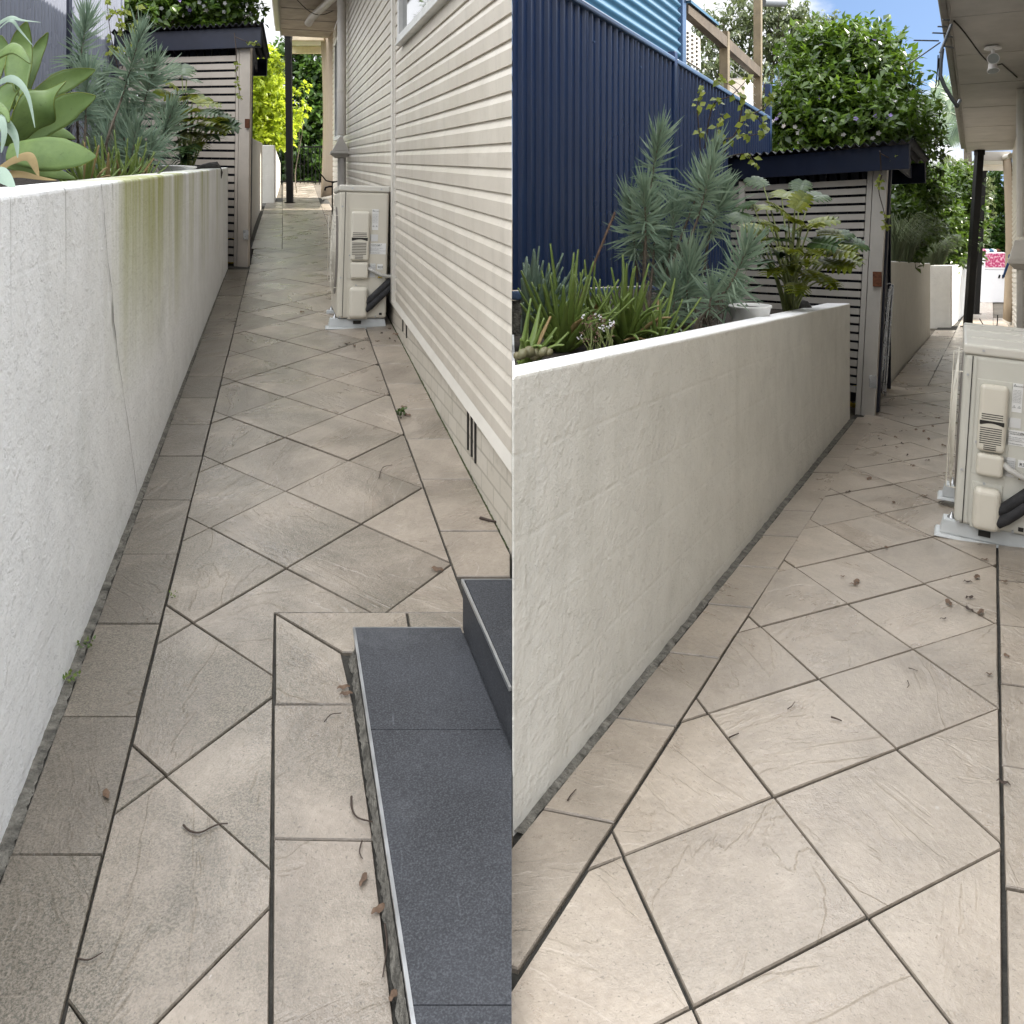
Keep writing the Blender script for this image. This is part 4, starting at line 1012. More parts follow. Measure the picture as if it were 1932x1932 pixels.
    b = MB(); q0, q1 = R3 + out + bk + Vector((0, 0, zfr - fh / 2 - wedge)), L3 + bk + Vector((0, 0, zfl - fh / 2 - wedge)); b.bar(q0, q1, .03, fh); b.build('fascia', M['navy'], root, bevel=.003)
    a0 = fr(0, zfr - fh * .45); a1 = q0 + Vector((0, 0, fh * .05)); b = MB(); b.bar(a0 + ax * .16, a1 + ax * .16, .03, fh * .6); b.build('barge_board', M['navy_dark'], root)
    b = MB(); m = 150; hw = .018; vs = []; LL = L * 1.03 + depth_out + .06
    for i in range(m + 1):
        s_ = i / m * LL; w = math.sin(s_ / .088 * 2 * math.pi) * hw; t = s_ / LL
        p = R3 - ax * (depth_out + .05) + ax * s_
        zz = lerp(zfr, zfl, t) + .02 + w
        vs += [(p.x + nrm.x * .15, p.y + nrm.y * .15, zz), (p.x + nrm.x * .15, p.y + nrm.y * .15, zz + .008), (p.x + bk.x * 1.06, p.y + bk.y * 1.06, zz - wedge), (p.x + bk.x * 1.06, p.y + bk.y * 1.06, zz + .008 - wedge)]
    fs = []
    for i in range(m):
        a = 4 * i; fs += [(a, a + 2, a + 6, a + 4), (a + 1, a + 5, a + 7, a + 3), (a, a + 4, a + 5, a + 1), (a + 2, a + 3, a + 7, a + 6)]
    b.add(vs, fs, False); b.build('roof', M['charcoal_roof'], root)
    # hinge plate and a rusty box on the post
    def plate(s0, s1, z0, z1, m, nm, th=.012):
        b = MB(); p = R3 + ax * ((s0 + s1) / 2) + nrm * (.025 + th / 2); l = lean * ((z0 + z1) / 2 - g(*Rp))
        b.bar(Vector((p.x + l, p.y, z0)), Vector((p.x + l, p.y, z1)), abs(s1 - s0), th, up=tuple(nrm)); return b.build(nm, m, post, bevel=.002)
    return root, plate, post
mA = {'slat': M['slatA']}; mB_ = {'slat': M['slat']}
# left shed
RpA = (pt(468.5, 505, 9.9).x, 9.9); LpA = (pt(226, 400, 10.5).x, 10.5)
zA = lambda v, y=9.9: HC - (v - HV) / FP * y
shA, plA, poA = shed('dark roofed slatted shed at the end of the stained wall', RpA, LpA, 0, gA, (.15, .048), mA, zA(490), .0945, .066, (-.46, 1.75), .012, zA(56), zA(66, 10.5), .232, Vector((.05, -1, 0)).normalized(), .20, .03)
plA(-.002, .05, zA(225), zA(242), M['rust'], 'latch_block', .03); plA(.0, .06, zA(452), zA(434), M['chrome'], 'hinge')
RpB = onB(1650.5, 784); RpB = (RpB[0], RpB[1]); LpB = (2.30, 8.95)
zB_ = lambda v, y=7.67: HC - (v - HV) / FP * y
nBm = Vector((-.50, -.866, 0)).normalized()
shB, plB, poB = shed('dark roofed slatted shed with a leaning post beside philodendron', RpB, LpB, 0, gB, (.132, .058), mB_, zB_(742), .0798, .055, (.92, 1.62), .052, zB_(277), zB_(302, 8.95), .215, nBm, .33, .06)
plB(.0, .075, zB_(541), zB_(513), M['rust'], 'latch_block', .03); plB(-.002, .06, zB_(733), zB_(709), M['chrome'], 'hinge')

# ------------------------------------------------------------------ air conditioners
def air_conditioner(label, origin, ang, W, H, D, mbody, fs_, lean):
    root = thing('air_conditioner', label, 'air conditioner', origin, ang); root.rotation_euler = (0, lean, ang)
    zf = .085
    for y in (.08, D - .22):
        b = MB(); w0, w1 = -.055, W * 1.0; b.hexa([Vector((w0 - .03, y - .075, 0)), Vector((w1 + .03, y - .075, 0)), Vector((w1 + .03, y + .075, 0)), Vector((w0 - .03, y + .075, 0))], [Vector((w0 - .02, y - .065, .016)), Vector((w1 + .02, y - .065, .016)), Vector((w1 + .02, y + .065, .016)), Vector((w0 - .02, y + .065, .016))])
        b.hexa([Vector((w0 - .005, y - .055, .0165)), Vector((w1 + .005, y - .055, .0165)), Vector((w1 + .005, y + .055, .0165)), Vector((w0 - .005, y + .055, .0165))], [Vector((w0 + .008, y - .045, zf)), Vector((w1 - .008, y - .045, zf)), Vector((w1 - .008, y + .045, zf)), Vector((w0 + .008, y + .045, zf))])
        ft = b.build('foot', M['foot'], root, local=True, bevel=.004)
        b = MB(); b.lathe((w0 + .045, y, zf), [(.02, 0), (.02, .006), (.011, .007), (.011, .018), (.006, .019), (.006, .034)], 10); b.build('bolt', M['steel'], ft, local=True)
        b = MB(); b.box((W * .42, y - .058, .055), (W * .16, .012, .026)); b.build('slot', M['slot'], ft, local=True)
    z0 = zf + .005; hh = H - z0 - .05
    b = MB(); b.box((W / 2, D / 2, z0 + hh / 2), (W, D, hh)); body = b.build('body', mbody, root, local=True, bevel=.022, segs=4)
    b = MB(); b.box((W / 2, D / 2, H - .024), (W + .014, D + .014, .052)); top = b.build('lid', M['ac_top'], root, local=True, bevel=.014, segs=4)
    for y in (D * .3, D * .62):
        b = MB(); b.box((W * .5, y, H + .003), (W * .86, .02, .006)); b.build('lid_rib', M['ac_top'], top, local=True, bevel=.002)
    X = lambda f: f * W; Z = lambda f: z0 + hh * (1 - f)
    # seams of the corner panel and the side panel
    b = MB(); b.box((X(.115), -.0015, Z(.5)), (.004, .006, hh * .985)); b.build('seam', M['slot'], body, local=True)
    b = MB(); b.box((X(.17), -.0035, Z(.5)), (.003, .004, hh * .985)); b.build('seam', mbody, body, local=True)
    def plate(x0, x1, f0, f1, d, nm, m, par, bev=.012, y=0):
        b = MB(); b.box((X((x0 + x1) / 2), y - d / 2 + .002, (Z(f0) + Z(f1)) / 2), (X(x1 - x0), d, Z(f0) - Z(f1))); return b.build(nm, m, par, local=True, bevel=bev, segs=4)
    plate(.195, .655, .135, .69, .005, 'cover_surround', mbody, root, .004)
    cv = plate(.235, .61, .155, .545, .045, 'side_cover', M['ac_cover'], root, .022)
    def slots(fz, x0, x1):
        b = MB()
        for f in fz: b.box((X((x0 + x1) / 2), -.0425, Z(f)), (X(x1 - x0), .004, hh * .0045))
        return b
    slots((.325, .338, .351), .275, .555).build('vent_slots', M['slot'], cv, local=True)
    slots([.405 + i * .0125 for i in range(8)], .265, .55).build('vent_slots', M['slot'], cv, local=True)
    slots([.505 + i * .0115 for i in range(3)], .325, .49).build('vent_slots', M['slot'], cv, local=True)
    b = MB(); n = 12; pts = [(X(.255), Z(.362)), (X(.575), Z(.362)), (X(.575), Z(.385))] + [(X(lerp(.56, .27, i / n)), Z(.388 - .012 * math.sin(math.pi * i / n))) for i in range(n + 1)] + [(X(.255), Z(.385))]
    b.add([(x, -.0440, z) for x, z in pts], [tuple(range(len(pts)))]); b.build('hand_grip', M['slot'], cv, local=True)
    plate(.245, .605, .555, .685, .05, 'terminal_cover', M['ac_cover'], root, .02)
    plate(.215, .62, .735, 1.005, .008, 'valve_surround', mbody, root, .005)
    plate(.235, .60, .75, .995, .072, 'valve_cover', M['ac_cover'], root, .030)
    for x, f in ((.23, .505), (.60, .505), (.37, .74), (.06, .12), (.06, .68), (.06, .99), (.25, .015), (.83, .015), (.78, .985)):
        b = MB(); b.tube([Vector((X(x), -.0005 if f > .1 else -.008, Z(f) if f > .02 else H - .024)), Vector((X(x), -.008 if f > .1 else -.012, Z(f) if f > .02 else H - .024))], .0065, 8); b.build('screw', M['steel'], body, local=True)
    # stickers, with the lettering they carry
    Rx = Matrix.Rotation(math.radians(90), 4, 'X')
    def put(txt, x, f, size, par, m='ink', y=-.0062): text_part('lettering', txt, size, M[m], par, Matrix.Translation((X(x), y, Z(f))) @ Rx)
    s1 = plate(.66, .79, .135, .30, .003, 'rating_sticker', M['label'], root, 0, -.002)
    lh = hh * .0095
    for i in range(9): put('model  power supply  input'[(i * 3) % 9:][:13], .668, .176 + i * .0085, lh * .75, s1, 'ink_pale')
    b = MB(); c_ = (X(.685), Z(.148)); a_ = W * .012
    for dx, dz in ((0, a_), (-a_ * .9, -a_ * .6), (a_ * .9, -a_ * .6)):
        b.add([(c_[0] + dx, -.0055, c_[1] + dz + a_), (c_[0] + dx - a_ * .62, -.0055, c_[1] + dz), (c_[0] + dx, -.0055, c_[1] + dz - a_), (c_[0] + dx + a_ * .62, -.0055, c_[1] + dz)], [(0, 1, 2, 3)])
    b.build('emblem', M['ink'], s1, local=True)
    def tri(x, f, w, par, mm, ym):
        for sc_, m, yy in ((1, M['ink'], ym), (.78, M[mm], ym - .0006)):
            b = MB(); hw = X(w) / 2 * sc_; zc = Z(f) + X(w) * .30; b.add([(X(x) - hw, yy, zc - hw * .62), (X(x) + hw, yy, zc - hw * .62), (X(x), yy, zc + hw * 1.12)], [(0, 1, 2)]); b.build('warning_triangle', m, par, local=True)
        b = MB(); hw = X(w) * .12; zc = Z(f) + X(w) * .18; b.add([(X(x) - hw, ym - .0012, zc - hw * .2), (X(x) - hw * .3, ym - .0012, zc - hw), (X(x) + hw * .5, ym - .0012, zc - hw), (X(x) + hw, ym - .0012, zc), (X(x) + hw * .3, ym - .0012, zc + hw), (X(x), ym - .0012, zc + hw * 2.2), (X(x) - hw * .5, ym - .0012, zc + hw * .8)], [tuple(range(7))]); b.build('flame', M['ink'], par, local=True)
    tri(.69, .275, .045, s1, 'label', -.0055); tri(.755, .275, .045, s1, 'label', -.0055)
    put('MITSUBISHI', .703, .153, lh * .8, s1)
    plate(.625, .79, .335, .39, .003, 'blank_sticker', M['label_grey'], root, 0, -.002)
    s2 = plate(.615, .955, .405, .492, .003, 'noise_sticker', M['label'], root, 0, -.002)
    put('OUTDOOR SOUND', .645, .418, lh * .85, s2); put('POWER LEVEL', .66, .428, lh * .85, s2); put('69', .79, .428, lh * 2.0, s2); put('dB', .845, .419, lh * .9, s2)
    for i, tx in enumerate(('Noise may affect your neighbours', 'check before installing', 'CORRECT INSTALLATION IS IMPORTANT')): put(tx, .635, .446 + i * .0105, lh * .8, s2, 'ink_pale')
    put('MITSUBISHI ELECTRIC', .64, .484, lh * .8, s2)
    s3 = plate(.61, .755, .565, .675, .003, 'notice_sticker', M['label_grey'], root, 0, -.002)
    for i in range(7): put('refrigerant charge kg', .617, .585 + i * .012, lh * .7, s3, 'ink_pale')
    s4 = plate(.79, .905, .570, .612, .003, 'refrigerant_sticker', M['label'], root, 0, -.002); put('R32', .805, .602, lh * 2.7, s4)
    tri(.85, .682, .105, root, 'warn', -.0045)
    b = MB(); b.box((X(.88), -.003, Z(.965)), (.022, .006, .018)); b.build('drain_slot', M['slot'], body, local=True)
    # conduit and the pair of lagged pipes running to the wall
    zc0, zc1 = Z(.605), Z(.665)
    cp = [Vector((X(.61), -.02, zc0)), Vector((X(.68), -.05, zc0 - .015)), Vector((X(.85), -.055, zc1 + .012)), Vector((X(1.0), -.03, zc1)), Vector((X(1.2), .02, zc1 - .005))]
    cpts_ = []
    for i in range(len(cp) - 1):
        for t in range(8): cpts_.append(cp[i].lerp(cp[i + 1], t / 8))
    cpts_.append(cp[-1]); b = MB(); b.tube(cpts_, [.0135 if i % 2 else .0155 for i in range(len(cpts_))], 10); b.build('conduit', M['conduit'], root, local=True)
    b = MB()
    for dz, r_ in ((0, .026), (-.055, .030)):
        b.tube([Vector((X(.56), -.035, Z(.875) + dz)), Vector((X(.66), -.04, Z(.845) + dz)), Vector((X(.9), -.03, Z(.755) + dz)), Vector((X(1.08), 0, Z(.69) + dz)), Vector((X(1.2), .03, Z(.665) + dz * .5))], r_, 12)
    b.build('lagged_pipes', M['foam'], root, local=True)
    # fan guard on the long side
    b = MB(); cy_, cz_, R_ = D * .44, z0 + hh * .52, min(D * .42, hh * .44)
    for rr_ in np.linspace(.12, 1, 9):
        b.tube([Vector((-.022 - .02 * (1 - rr_ * rr_), cy_ + R_ * rr_ * math.cos(a), cz_ + R_ * rr_ * math.sin(a))) for a in np.linspace(0, 2 * math.pi, 37)], .003, 5, cap=False)
    for a in np.linspace(0, math.pi, 5)[:-1]:
        b.tube([Vector((-.022 - .02 * (1 - t * t), cy_ + R_ * t * math.cos(a), cz_ + R_ * t * math.sin(a))) for t in np.linspace(-1, 1, 9)], .0035, 5)
    gd = b.build('fan_guard', M['ac_cover'], root, local=True)
    b = MB(); b.tube([Vector((-.004, cy_, cz_)), Vector((-.001, cy_, cz_))], R_, 40); b.build('fan_opening', M['cover'], gd, local=True)
    for yy in (D * .12, D * .88):
        b = MB(); b.tube([Vector((-.0, yy, cz_ - R_ * .8)), Vector((-.045, yy, cz_ - R_ * .8)), Vector((-.045, yy, cz_ + R_ * .8)), Vector((0, yy, cz_ + R_ * .8))], .0035, 6); b.build('guard_wire', M['ac_cover'], gd, local=True)
    return root
acx, acy = onA(634, 622)
air_conditioner('cream air conditioner against the weatherboard wall, fan towards the path', (acx - .0, acy, gA(0, acy) + .001), math.atan2(.263, 1), .398, 1.165, .88, M['ac'], 1, math.radians(1.6))
bx, by = onB(1797, 1019)
air_conditioner('pale air conditioner cut by the right edge with brown spattered cover', (bx, by, gB(0, by) + .001), -math.atan2(.53, 1), .325, .985, .92, M['acB'], 1, math.radians(3.3))

# ------------------------------------------------------------------ far end of the left path
def curved_wall(name, label, pix, proj, g, ztop, th, side, mat):
    pl = [proj(*p) for p in pix]; pts_ = []
    for i in range(len(pl) - 1):
        for t in np.linspace(0, 1, 5)[:-1]: pts_.append((lerp(pl[i][0], pl[i + 1][0], t), lerp(pl[i][1], pl[i + 1][1], t)))
    pts_.append(pl[-1]); back = []
    for i, p in enumerate(pts_):
        a, c = pts_[max(i - 1, 0)], pts_[min(i + 1, len(pts_) - 1)]; d = Vector((c[0] - a[0], c[1] - a[1])).normalized(); back.append((p[0] - d.y * th * side, p[1] + d.x * th * side))
    b = wall_prism(name, pts_, back, g, ztop, mat); return tag(b.build(name, mat, bevel=.012), label, 'garden wall')
wl_front = [(472, 453), (480, 425), (488, 404), (495, 388)]
curved_wall('garden_wall', 'grey weathered garden wall just past the left shed', wl_front, onA, gA, lambda x, y: HC + .33 + .0655 * y, .16, 1, M['wallC'])
def box_wall(label, c, mat, g, zt):
    b = MB(); pl = c if area(c) > 0 else c[::-1]
    b.hexa([Vector((p[0], p[1], g(*p) - .05)) for p in pl], [Vector((p[0], p[1], zt)) for p in pl]); return tag(b.build('garden_wall', mat, bevel=.012), label, 'garden wall')
y3 = 17.9; q0, q1 = pt(492, 380, y3), pt(518, 380, y3); far3 = pt(529, 340, 24)
box_wall('low rendered wall with bright end beyond the grey weathered wall', [(q0.x, q0.y), (q1.x, q1.y), (far3.x, far3.y), (far3.x - .45, far3.y)], M['wallC'], gA, HC - (274 - HV) / FP * y3)
def post(label, u0, v0, u1, v1, y, w, mat=None, ph='patio post'):
    a, c = pt(u0, v0, y), pt(u1, v1, y); root = thing('patio_post', label, ph, a)
    b = MB(); b.bar(a, c, w, w, up=(0, 1, 0)); b.build('shaft', mat or M['black'], root, bevel=.006)
    b = MB(); b.bar(a + Vector((0, 0, -.005)), a + Vector((0, 0, .012)), w * 1.5, w * 1.5, up=(0, 1, 0)); b.build('base_plate', M['black'], root)
    b = MB(); b.bar(c + Vector((0, 0, -.10)), c + Vector((0, 0, .01)), w * 1.12, w * 1.12, up=(0, 1, 0)); b.build('bracket', M['black'], root)
post('black patio post at the far end of the left path', 547, 382.5, 544, 63, 17.85, .125)
def blind(label, a, c, zt, zb):
    root = thing('outdoor_blind', label, 'blind', ((a[0] + c[0]) / 2, (a[1] + c[1]) / 2, zb)); n = 16; b = MB(); vs = []
    A_, C_ = Vector((*a, 0)), Vector((*c, 0)); nr = (C_ - A_).cross(Vector((0, 0, 1))).normalized()
    for i in range(n + 1):
        for j in range(9):
            p = A_.lerp(C_, i / n) + nr * (.03 * math.sin(i * 2.2) + .05 * math.sin(math.pi * j / 8)); vs.append((p.x, p.y, lerp(zb, zt, j / 8)))
    b.add(vs, [(i * 9 + j, (i + 1) * 9 + j, (i + 1) * 9 + j + 1, i * 9 + j + 1) for i in range(n) for j in range(8)], True)
    o = b.build('canvas', M['tan_blind'], root); m = o.modifiers.new('solid', 'SOLIDIFY'); m.thickness = .006
    b = MB(); b.bar(Vector((*a, zb - .03)), Vector((*c, zb - .03)), .05, .06); b.build('bottom_rail', M['trim'], root, bevel=.01)
    b = MB(); b.tube([Vector((*a, zt + .05)), Vector((*c, zt + .05))], .06, 10); b.build('roller', M['trim'], root)
p_, q_ = pt(628, 385, 16.7), pt(607, 370, 19.2)
blind('tan canvas blind hanging at the end of the weatherboard wall', (p_.x, p_.y), (q_.x, q_.y), HC - (66 - HV) / FP * 19.0, HC - (376 - HV) / FP * 18.4 + .05)
def garden_tap(label, u, v, y, s_, root_z):
    a = pt(u, v, y); root = thing('garden_tap', label, 'tap', Vector((a.x, a.y, root_z)))
    b = MB(); b.tube([Vector((a.x, a.y, root_z)), a], .012 * s_, 8); b.build('pipe', M['black'], root)
    b = MB(); b.tube([a, a + Vector((-.05, -.02, .0)) * s_, a + Vector((-.11, -.04, -.02)) * s_, a + Vector((-.12, -.045, -.07)) * s_], .016 * s_, 8); b.build('spout', M['black'], root)
    b = MB(); b.tube([a, a + Vector((0, 0, .08)) * s_], .012 * s_, 8); b.tube([a + Vector((-.05, 0, .085)) * s_, a + Vector((.05, 0, .085)) * s_], .01 * s_, 6); b.build('handle', M['black'], root)
    b = MB(); b.tube([a + Vector((-.28, -.03, .36)) * s_, a + Vector((-.20, -.03, .22)) * s_, a + Vector((-.1, -.03, .10)) * s_, a + Vector((.02, -.02, .07)) * s_, a + Vector((.13, -.02, .10)) * s_, a + Vector((.18, 0, .22)) * s_, a + Vector((.19, 0, .45)) * s_], .012 * s_, 8); b.build('hose', M['black'], root)
garden_tap('black garden tap with a hose stub above the air conditioner', 627, 352, 12.4, .85, gA(0, 12.4))
# pool style picket fence and paving of the sunny court are at the far end
y5 = 23.8; pf = thing('picket_fence', 'black metal picket fence before the dark hedge', 'fence', pt(566, 346, y5)); za, zb5 = HC - (277 - HV) / FP * y5, HC - (343 - HV) / FP * y5
for zz in (za, zb5):
    b = MB(); b.bar(Vector((pt(508, 0, y5).x, y5, zz)), Vector((pt(640, 0, y5).x, y5, zz)), .03, .04); b.build('rail', M['black'], pf)
for i in range(19):
    x = lerp(pt(509, 0, y5).x, pt(639, 0, y5).x, i / 18); b = MB(); b.tube([Vector((x, y5, zb5 - .08)), Vector((x, y5, za))], .010, 6); b.build('picket', M['black'], pf)

# ------------------------------------------------------------------ far end of the right path
curved_wall('garden_wall', 'curved grey garden wall behind the leaning wire rack', [(1678, 724), (1697, 698), (1722, 668), (1755, 633)], onB, gB, lambda x, y: HC + .072 - .0618 * y, .20, 1, M['wallC'])
c0, c1, c2 = onB(1752, 617), onB(1794, 617), onB(1824, 588)
zt3 = HC - (501.5 - HV) / FP * 18.4
b = MB(); cz0 = [(c0[0] - .4, c0[1] + .02), c1, c2, (c2[0] - 2.4, c2[1])]
b.hexa([Vector((p[0], p[1], gB(*p) - .05)) for p in cz0], [Vector((p[0], p[1], zt3 - .05 * max(0, p[1] - 18.4))) for p in cz0]); tag(b.build('garden_wall', M['white_render'], bevel=.012), 'white corner of a garden wall beside the black patio posts', 'garden wall')
post('thicker black patio post at the end of the right path', 1825.5, 617, 1848, 284, 18.4, .14)
post('thinner black patio post standing behind the thicker one', 1841.5, 592, 1855, 318, 21.6, .12)
p_, q_ = bpt(18.25, 0, .04), pt(1894, 610, 18.9)
blind('tan canvas blind at the corner of the right house', (p_.x, p_.y), (q_.x, q_.y), HC - (300 - HV) / FP * 18.6, gB(0, 18.5) + .12)
garden_tap('black garden tap on a post beside the right rain head', 1868, 628, 13.2, .62, gB(0, 13.2))
b = MB(); a = pt(1899, 232, 13.0); b.ribbon([a, a + Vector((-.03, 0, -.12)), a + Vector((-.09, .02, -.26)), a + Vector((-.14, 0, -.36))], [.012, .02, .02, .015], Vector((1, .4, 0)))
b = MB(); a = pt(1904, 480, 13.0); b.ribbon([a, pt(1903, 495, 13.0), pt(1897, 510, 13.02), pt(1893, 523, 13.0)], [.012, .024, .026, .02], Vector((1, .4, 0)))
o = b.build('ribbon', M['ribbon']); o.modifiers.new('solid', 'SOLIDIFY').thickness = .004; tag(o, 'blue ribbon tied to the pipe near the right tap', 'ribbon')
# fridge
yf = 30.0; fa0, fa1 = pt(1857.5, 570, yf), pt(1896, 569, yf); fr_ = thing('fridge', 'white fridge with pink patterned freezer door on the patio', 'fridge', ((fa0.x + fa1.x) / 2, yf, gB(0, yf) - .02)); fw = fa1.x - fa0.x + .03
b = MB(); b.box((0, .36, .90), (fw, .66, 1.78)); b.build('cabinet', M['white_paint'], fr_, local=True, bevel=.02)
b = MB(); b.box((0, .0, .59), (fw - .01, .05, 1.14)); d1 = b.build('fridge_door', M['white_paint'], fr_, local=True, bevel=.015)
b = MB(); b.box((0, .0, 1.48), (fw - .01, .05, .60)); d2 = b.build('freezer_door', M['white_paint'], fr_, local=True, bevel=.015)
b = MB(); b.box((.0, -.028, 1.51), (fw - .06, .006, .50)); b.build('patterned_cover', M['pink'], d2, local=True)
for x in (.14, .27):
    b = MB(); b.box((x, -.04, .94), (.055, .03, .13), Matrix.Rotation(.3 if x < .2 else 0, 3, 'Y')); b.build('magnet_clip', M['black'], d1, local=True, bevel=.01)
r = random.Random(2)
for i, m in enumerate((M['pink'], M['white_paint'], M['sky_blue_sheet'], M['white_paint'], M['rust'])):
    b = MB(); p = Vector((fr_.location.x - .25 + i * .13, yf + .3, gB(0, yf) - .02 + 1.79)); b.blob((p.x, p.y, p.z + .05), (.09, .12, .06), i, .3); tag(b.build('folded_cloth', m), ['crumpled pink cloth on top of the fridge', 'white cloth left of the blue one on the fridge', 'blue cloth in the middle of the fridge top', 'white cloth right of the blue one on the fridge', 'brown cloth at the right end of the fridge top'][i], 'cloth')
# wire drying rack leaning between shed and wall
rk = thing('wire_rack', 'folded metal wire rack leaning beside the shed post', 'drying rack', onB(1664, 745) + (gB(0, 9.2),)); yk = 8.8
for (ua, va, ub, vb) in ((1659, 749, 1682, 535), (1670, 747, 1685, 537), (1666, 744, 1679, 540), (1663, 700, 1677, 545)):
    b = MB(); b.tube([pt(ua, va, yk), pt(ub, vb, yk)], .011, 6); b.build('rail', M['chrome'], rk)
for (ua, va, ub) in ((1670, 536, 1685), (1668, 562, 1682), (1667, 570, 1681), (1666, 582, 1679), (1665, 602, 1677), (1663, 632, 1672), (1658, 695, 1669), (1658, 699, 1669)):
    b = MB(); b.tube([pt(ua - 8, va, yk + .03), pt(ub - 4, va - 1, yk)], .007, 6); b.build('rung', M['chrome'], rk)

# ------------------------------------------------------------------ neighbour's building and deck behind the right fence
nx = lambda y: .542 * y - 2.96
def npt(u, v):
    y = 2.96 / (.542 - (u - UC) / FP); return pt(u, v, y)
nb = thing('neighbour_building', 'light blue corrugated building above the deep blue fence', 'building', (1.0, 7.2, HC - 1.2))
y0n, y1n = 5.47, 2.96 / (.542 - (1282 - UC) / FP)
b = MB(); vs = []; zz = HC + .7; rows_ = []
n = 0
while zz < HC + 4.2:
    o = .016 * math.sin(n * math.pi / 4); vs += [(nx(y0n) + FN.x * o, y0n + FN.y * o, zz - .0), (nx(y1n) + FN.x * o, y1n + FN.y * o, zz - .033 * (y1n - y0n))]; zz += .0125; n += 1
b.add(vs, [(2 * i, 2 * i + 1, 2 * i + 3, 2 * i + 2) for i in range(n - 1)], True); b.build('wall', M['sky_blue_sheet'], nb)
b = MB(); b.bar(npt(1286, 160) , npt(1286, -60), .12, .06, up=tuple(FN)); b.build('corner_trim', M['blue_cap'], nb)
dk = thing('timber_deck', 'raised timber deck with posts and handrail behind the blue fence', 'deck', (3.2, 10.6, HC - 1.3))
b = MB(); b.bar(npt(1291, 14), npt(1431, 139), .09, .13); b.build('handrail', M['timber'], dk)
b = MB(); b.bar(npt(1291, 4), npt(1345, 47), .14, .03); b.build('rail_cap', M['sky_blue_sheet'], dk)
b = MB(); b.bar(npt(1430, 235), npt(1430, -40), .10, .10, up=tuple(FN)); b.build('post', M['pale_timber'], dk)
b = MB(); b.bar(npt(1367, 200), npt(1367, 60), .10, .10, up=tuple(FN)); b.build('post', M['pale_timber'], dk)
b = MB(); a_, c_, d_, e_ = npt(1293, 52), npt(1321, 72), npt(1322, 130), npt(1293, 112)
b.hexa([a_, c_, d_, e_], [p - FN * .03 for p in (a_, c_, d_, e_)]); pn = b.build('screen_panel', M['soffitB'], dk)
for i in range(7):
    for j in range(3):
        b = MB(); p = npt(1297 + j * 8.5, 62 + i * 8 + j * 5.5) + FN * .008; b.bar(p - BD * .03, p + BD * .03, .006, .018); b.build('slot', M['slot'], pn)
b = MB(); a_, c_, d_, e_ = npt(1376, 150), npt(1404, 150), npt(1404, 200), npt(1376, 185); b.hexa([a_, c_, d_, e_], [p - FN * .4 for p in (a_, c_, d_, e_)]); b.build('storage_box', M['slate'] if 'slate' in M else M['cover'], dk)
b = MB(); a_, c_, d_, e_ = npt(1405, 146), npt(1421, 158), npt(1421, 205), npt(1405, 198); b.hexa([a_, c_, d_, e_], [p - FN * .4 for p in (a_, c_, d_, e_)]); b.build('storage_box', M['soffitB'], dk)
for k in range(4):
    b = MB(); b.tube([npt(1373, 110 + k * 17), npt(1425, 150 + k * 15)], .004, 5); b.build('cable', M['steel'], dk)
b = MB(); b.bar(npt(1287, 2) + Vector((0, 0, .14)), npt(1400, -4) + Vector((0, 0, .16)), .25, .2); b.build('roof_beam', M['cover'], dk)
b = MB(); b.tube([npt(1437, 4), npt(1478, 5)], .065, 12); b.build('gutter', M['aerial'], dk)
# roof aerial on the right eave
an = thing('tv_aerial', 'grey television aerial on a bent mast at the right eave', 'aerial', pt(1809, 205, 8.6)); ya = 8.6
b = MB(); b.tube([pt(1811, 190, 9.6), pt(1806, 200, ya), pt(1795, 185, ya), pt(1782, 163, ya), pt(1774, 143, ya), pt(1775, 118, ya), pt(1778, 92, ya)], .020, 8); b.build('mast', M['aerial'], an)
b = MB(); b.tube([pt(1774, 100, ya), pt(1795, 46, ya)], .014, 6); b.build('boom', M['aerial'], an)
for (a1, b1, a2, b2) in ((1724, 76, 1771, 77), (1715, 121, 1774, 80), (1759, 62, 1784, 63), (1769, 50, 1788, 51), (1778, 37, 1792, 38), (1780, 87, 1799, 90), (1788, 69, 1797, 70)):
    b = MB(); b.tube([pt(a1, b1, ya), pt(a2, b2, ya)], .008, 6); b.build('element', M['aerial'], an)
b = MB(); b.tube([pt(1770, 104, ya), pt(1769, 130, ya), pt(1766, 158, ya), pt(1764, 168, ya), pt(1771, 160, ya), pt(1772, 140, ya), pt(1771, 110, ya)], .006, 6); b.build('loose_cable', M['black'], an)

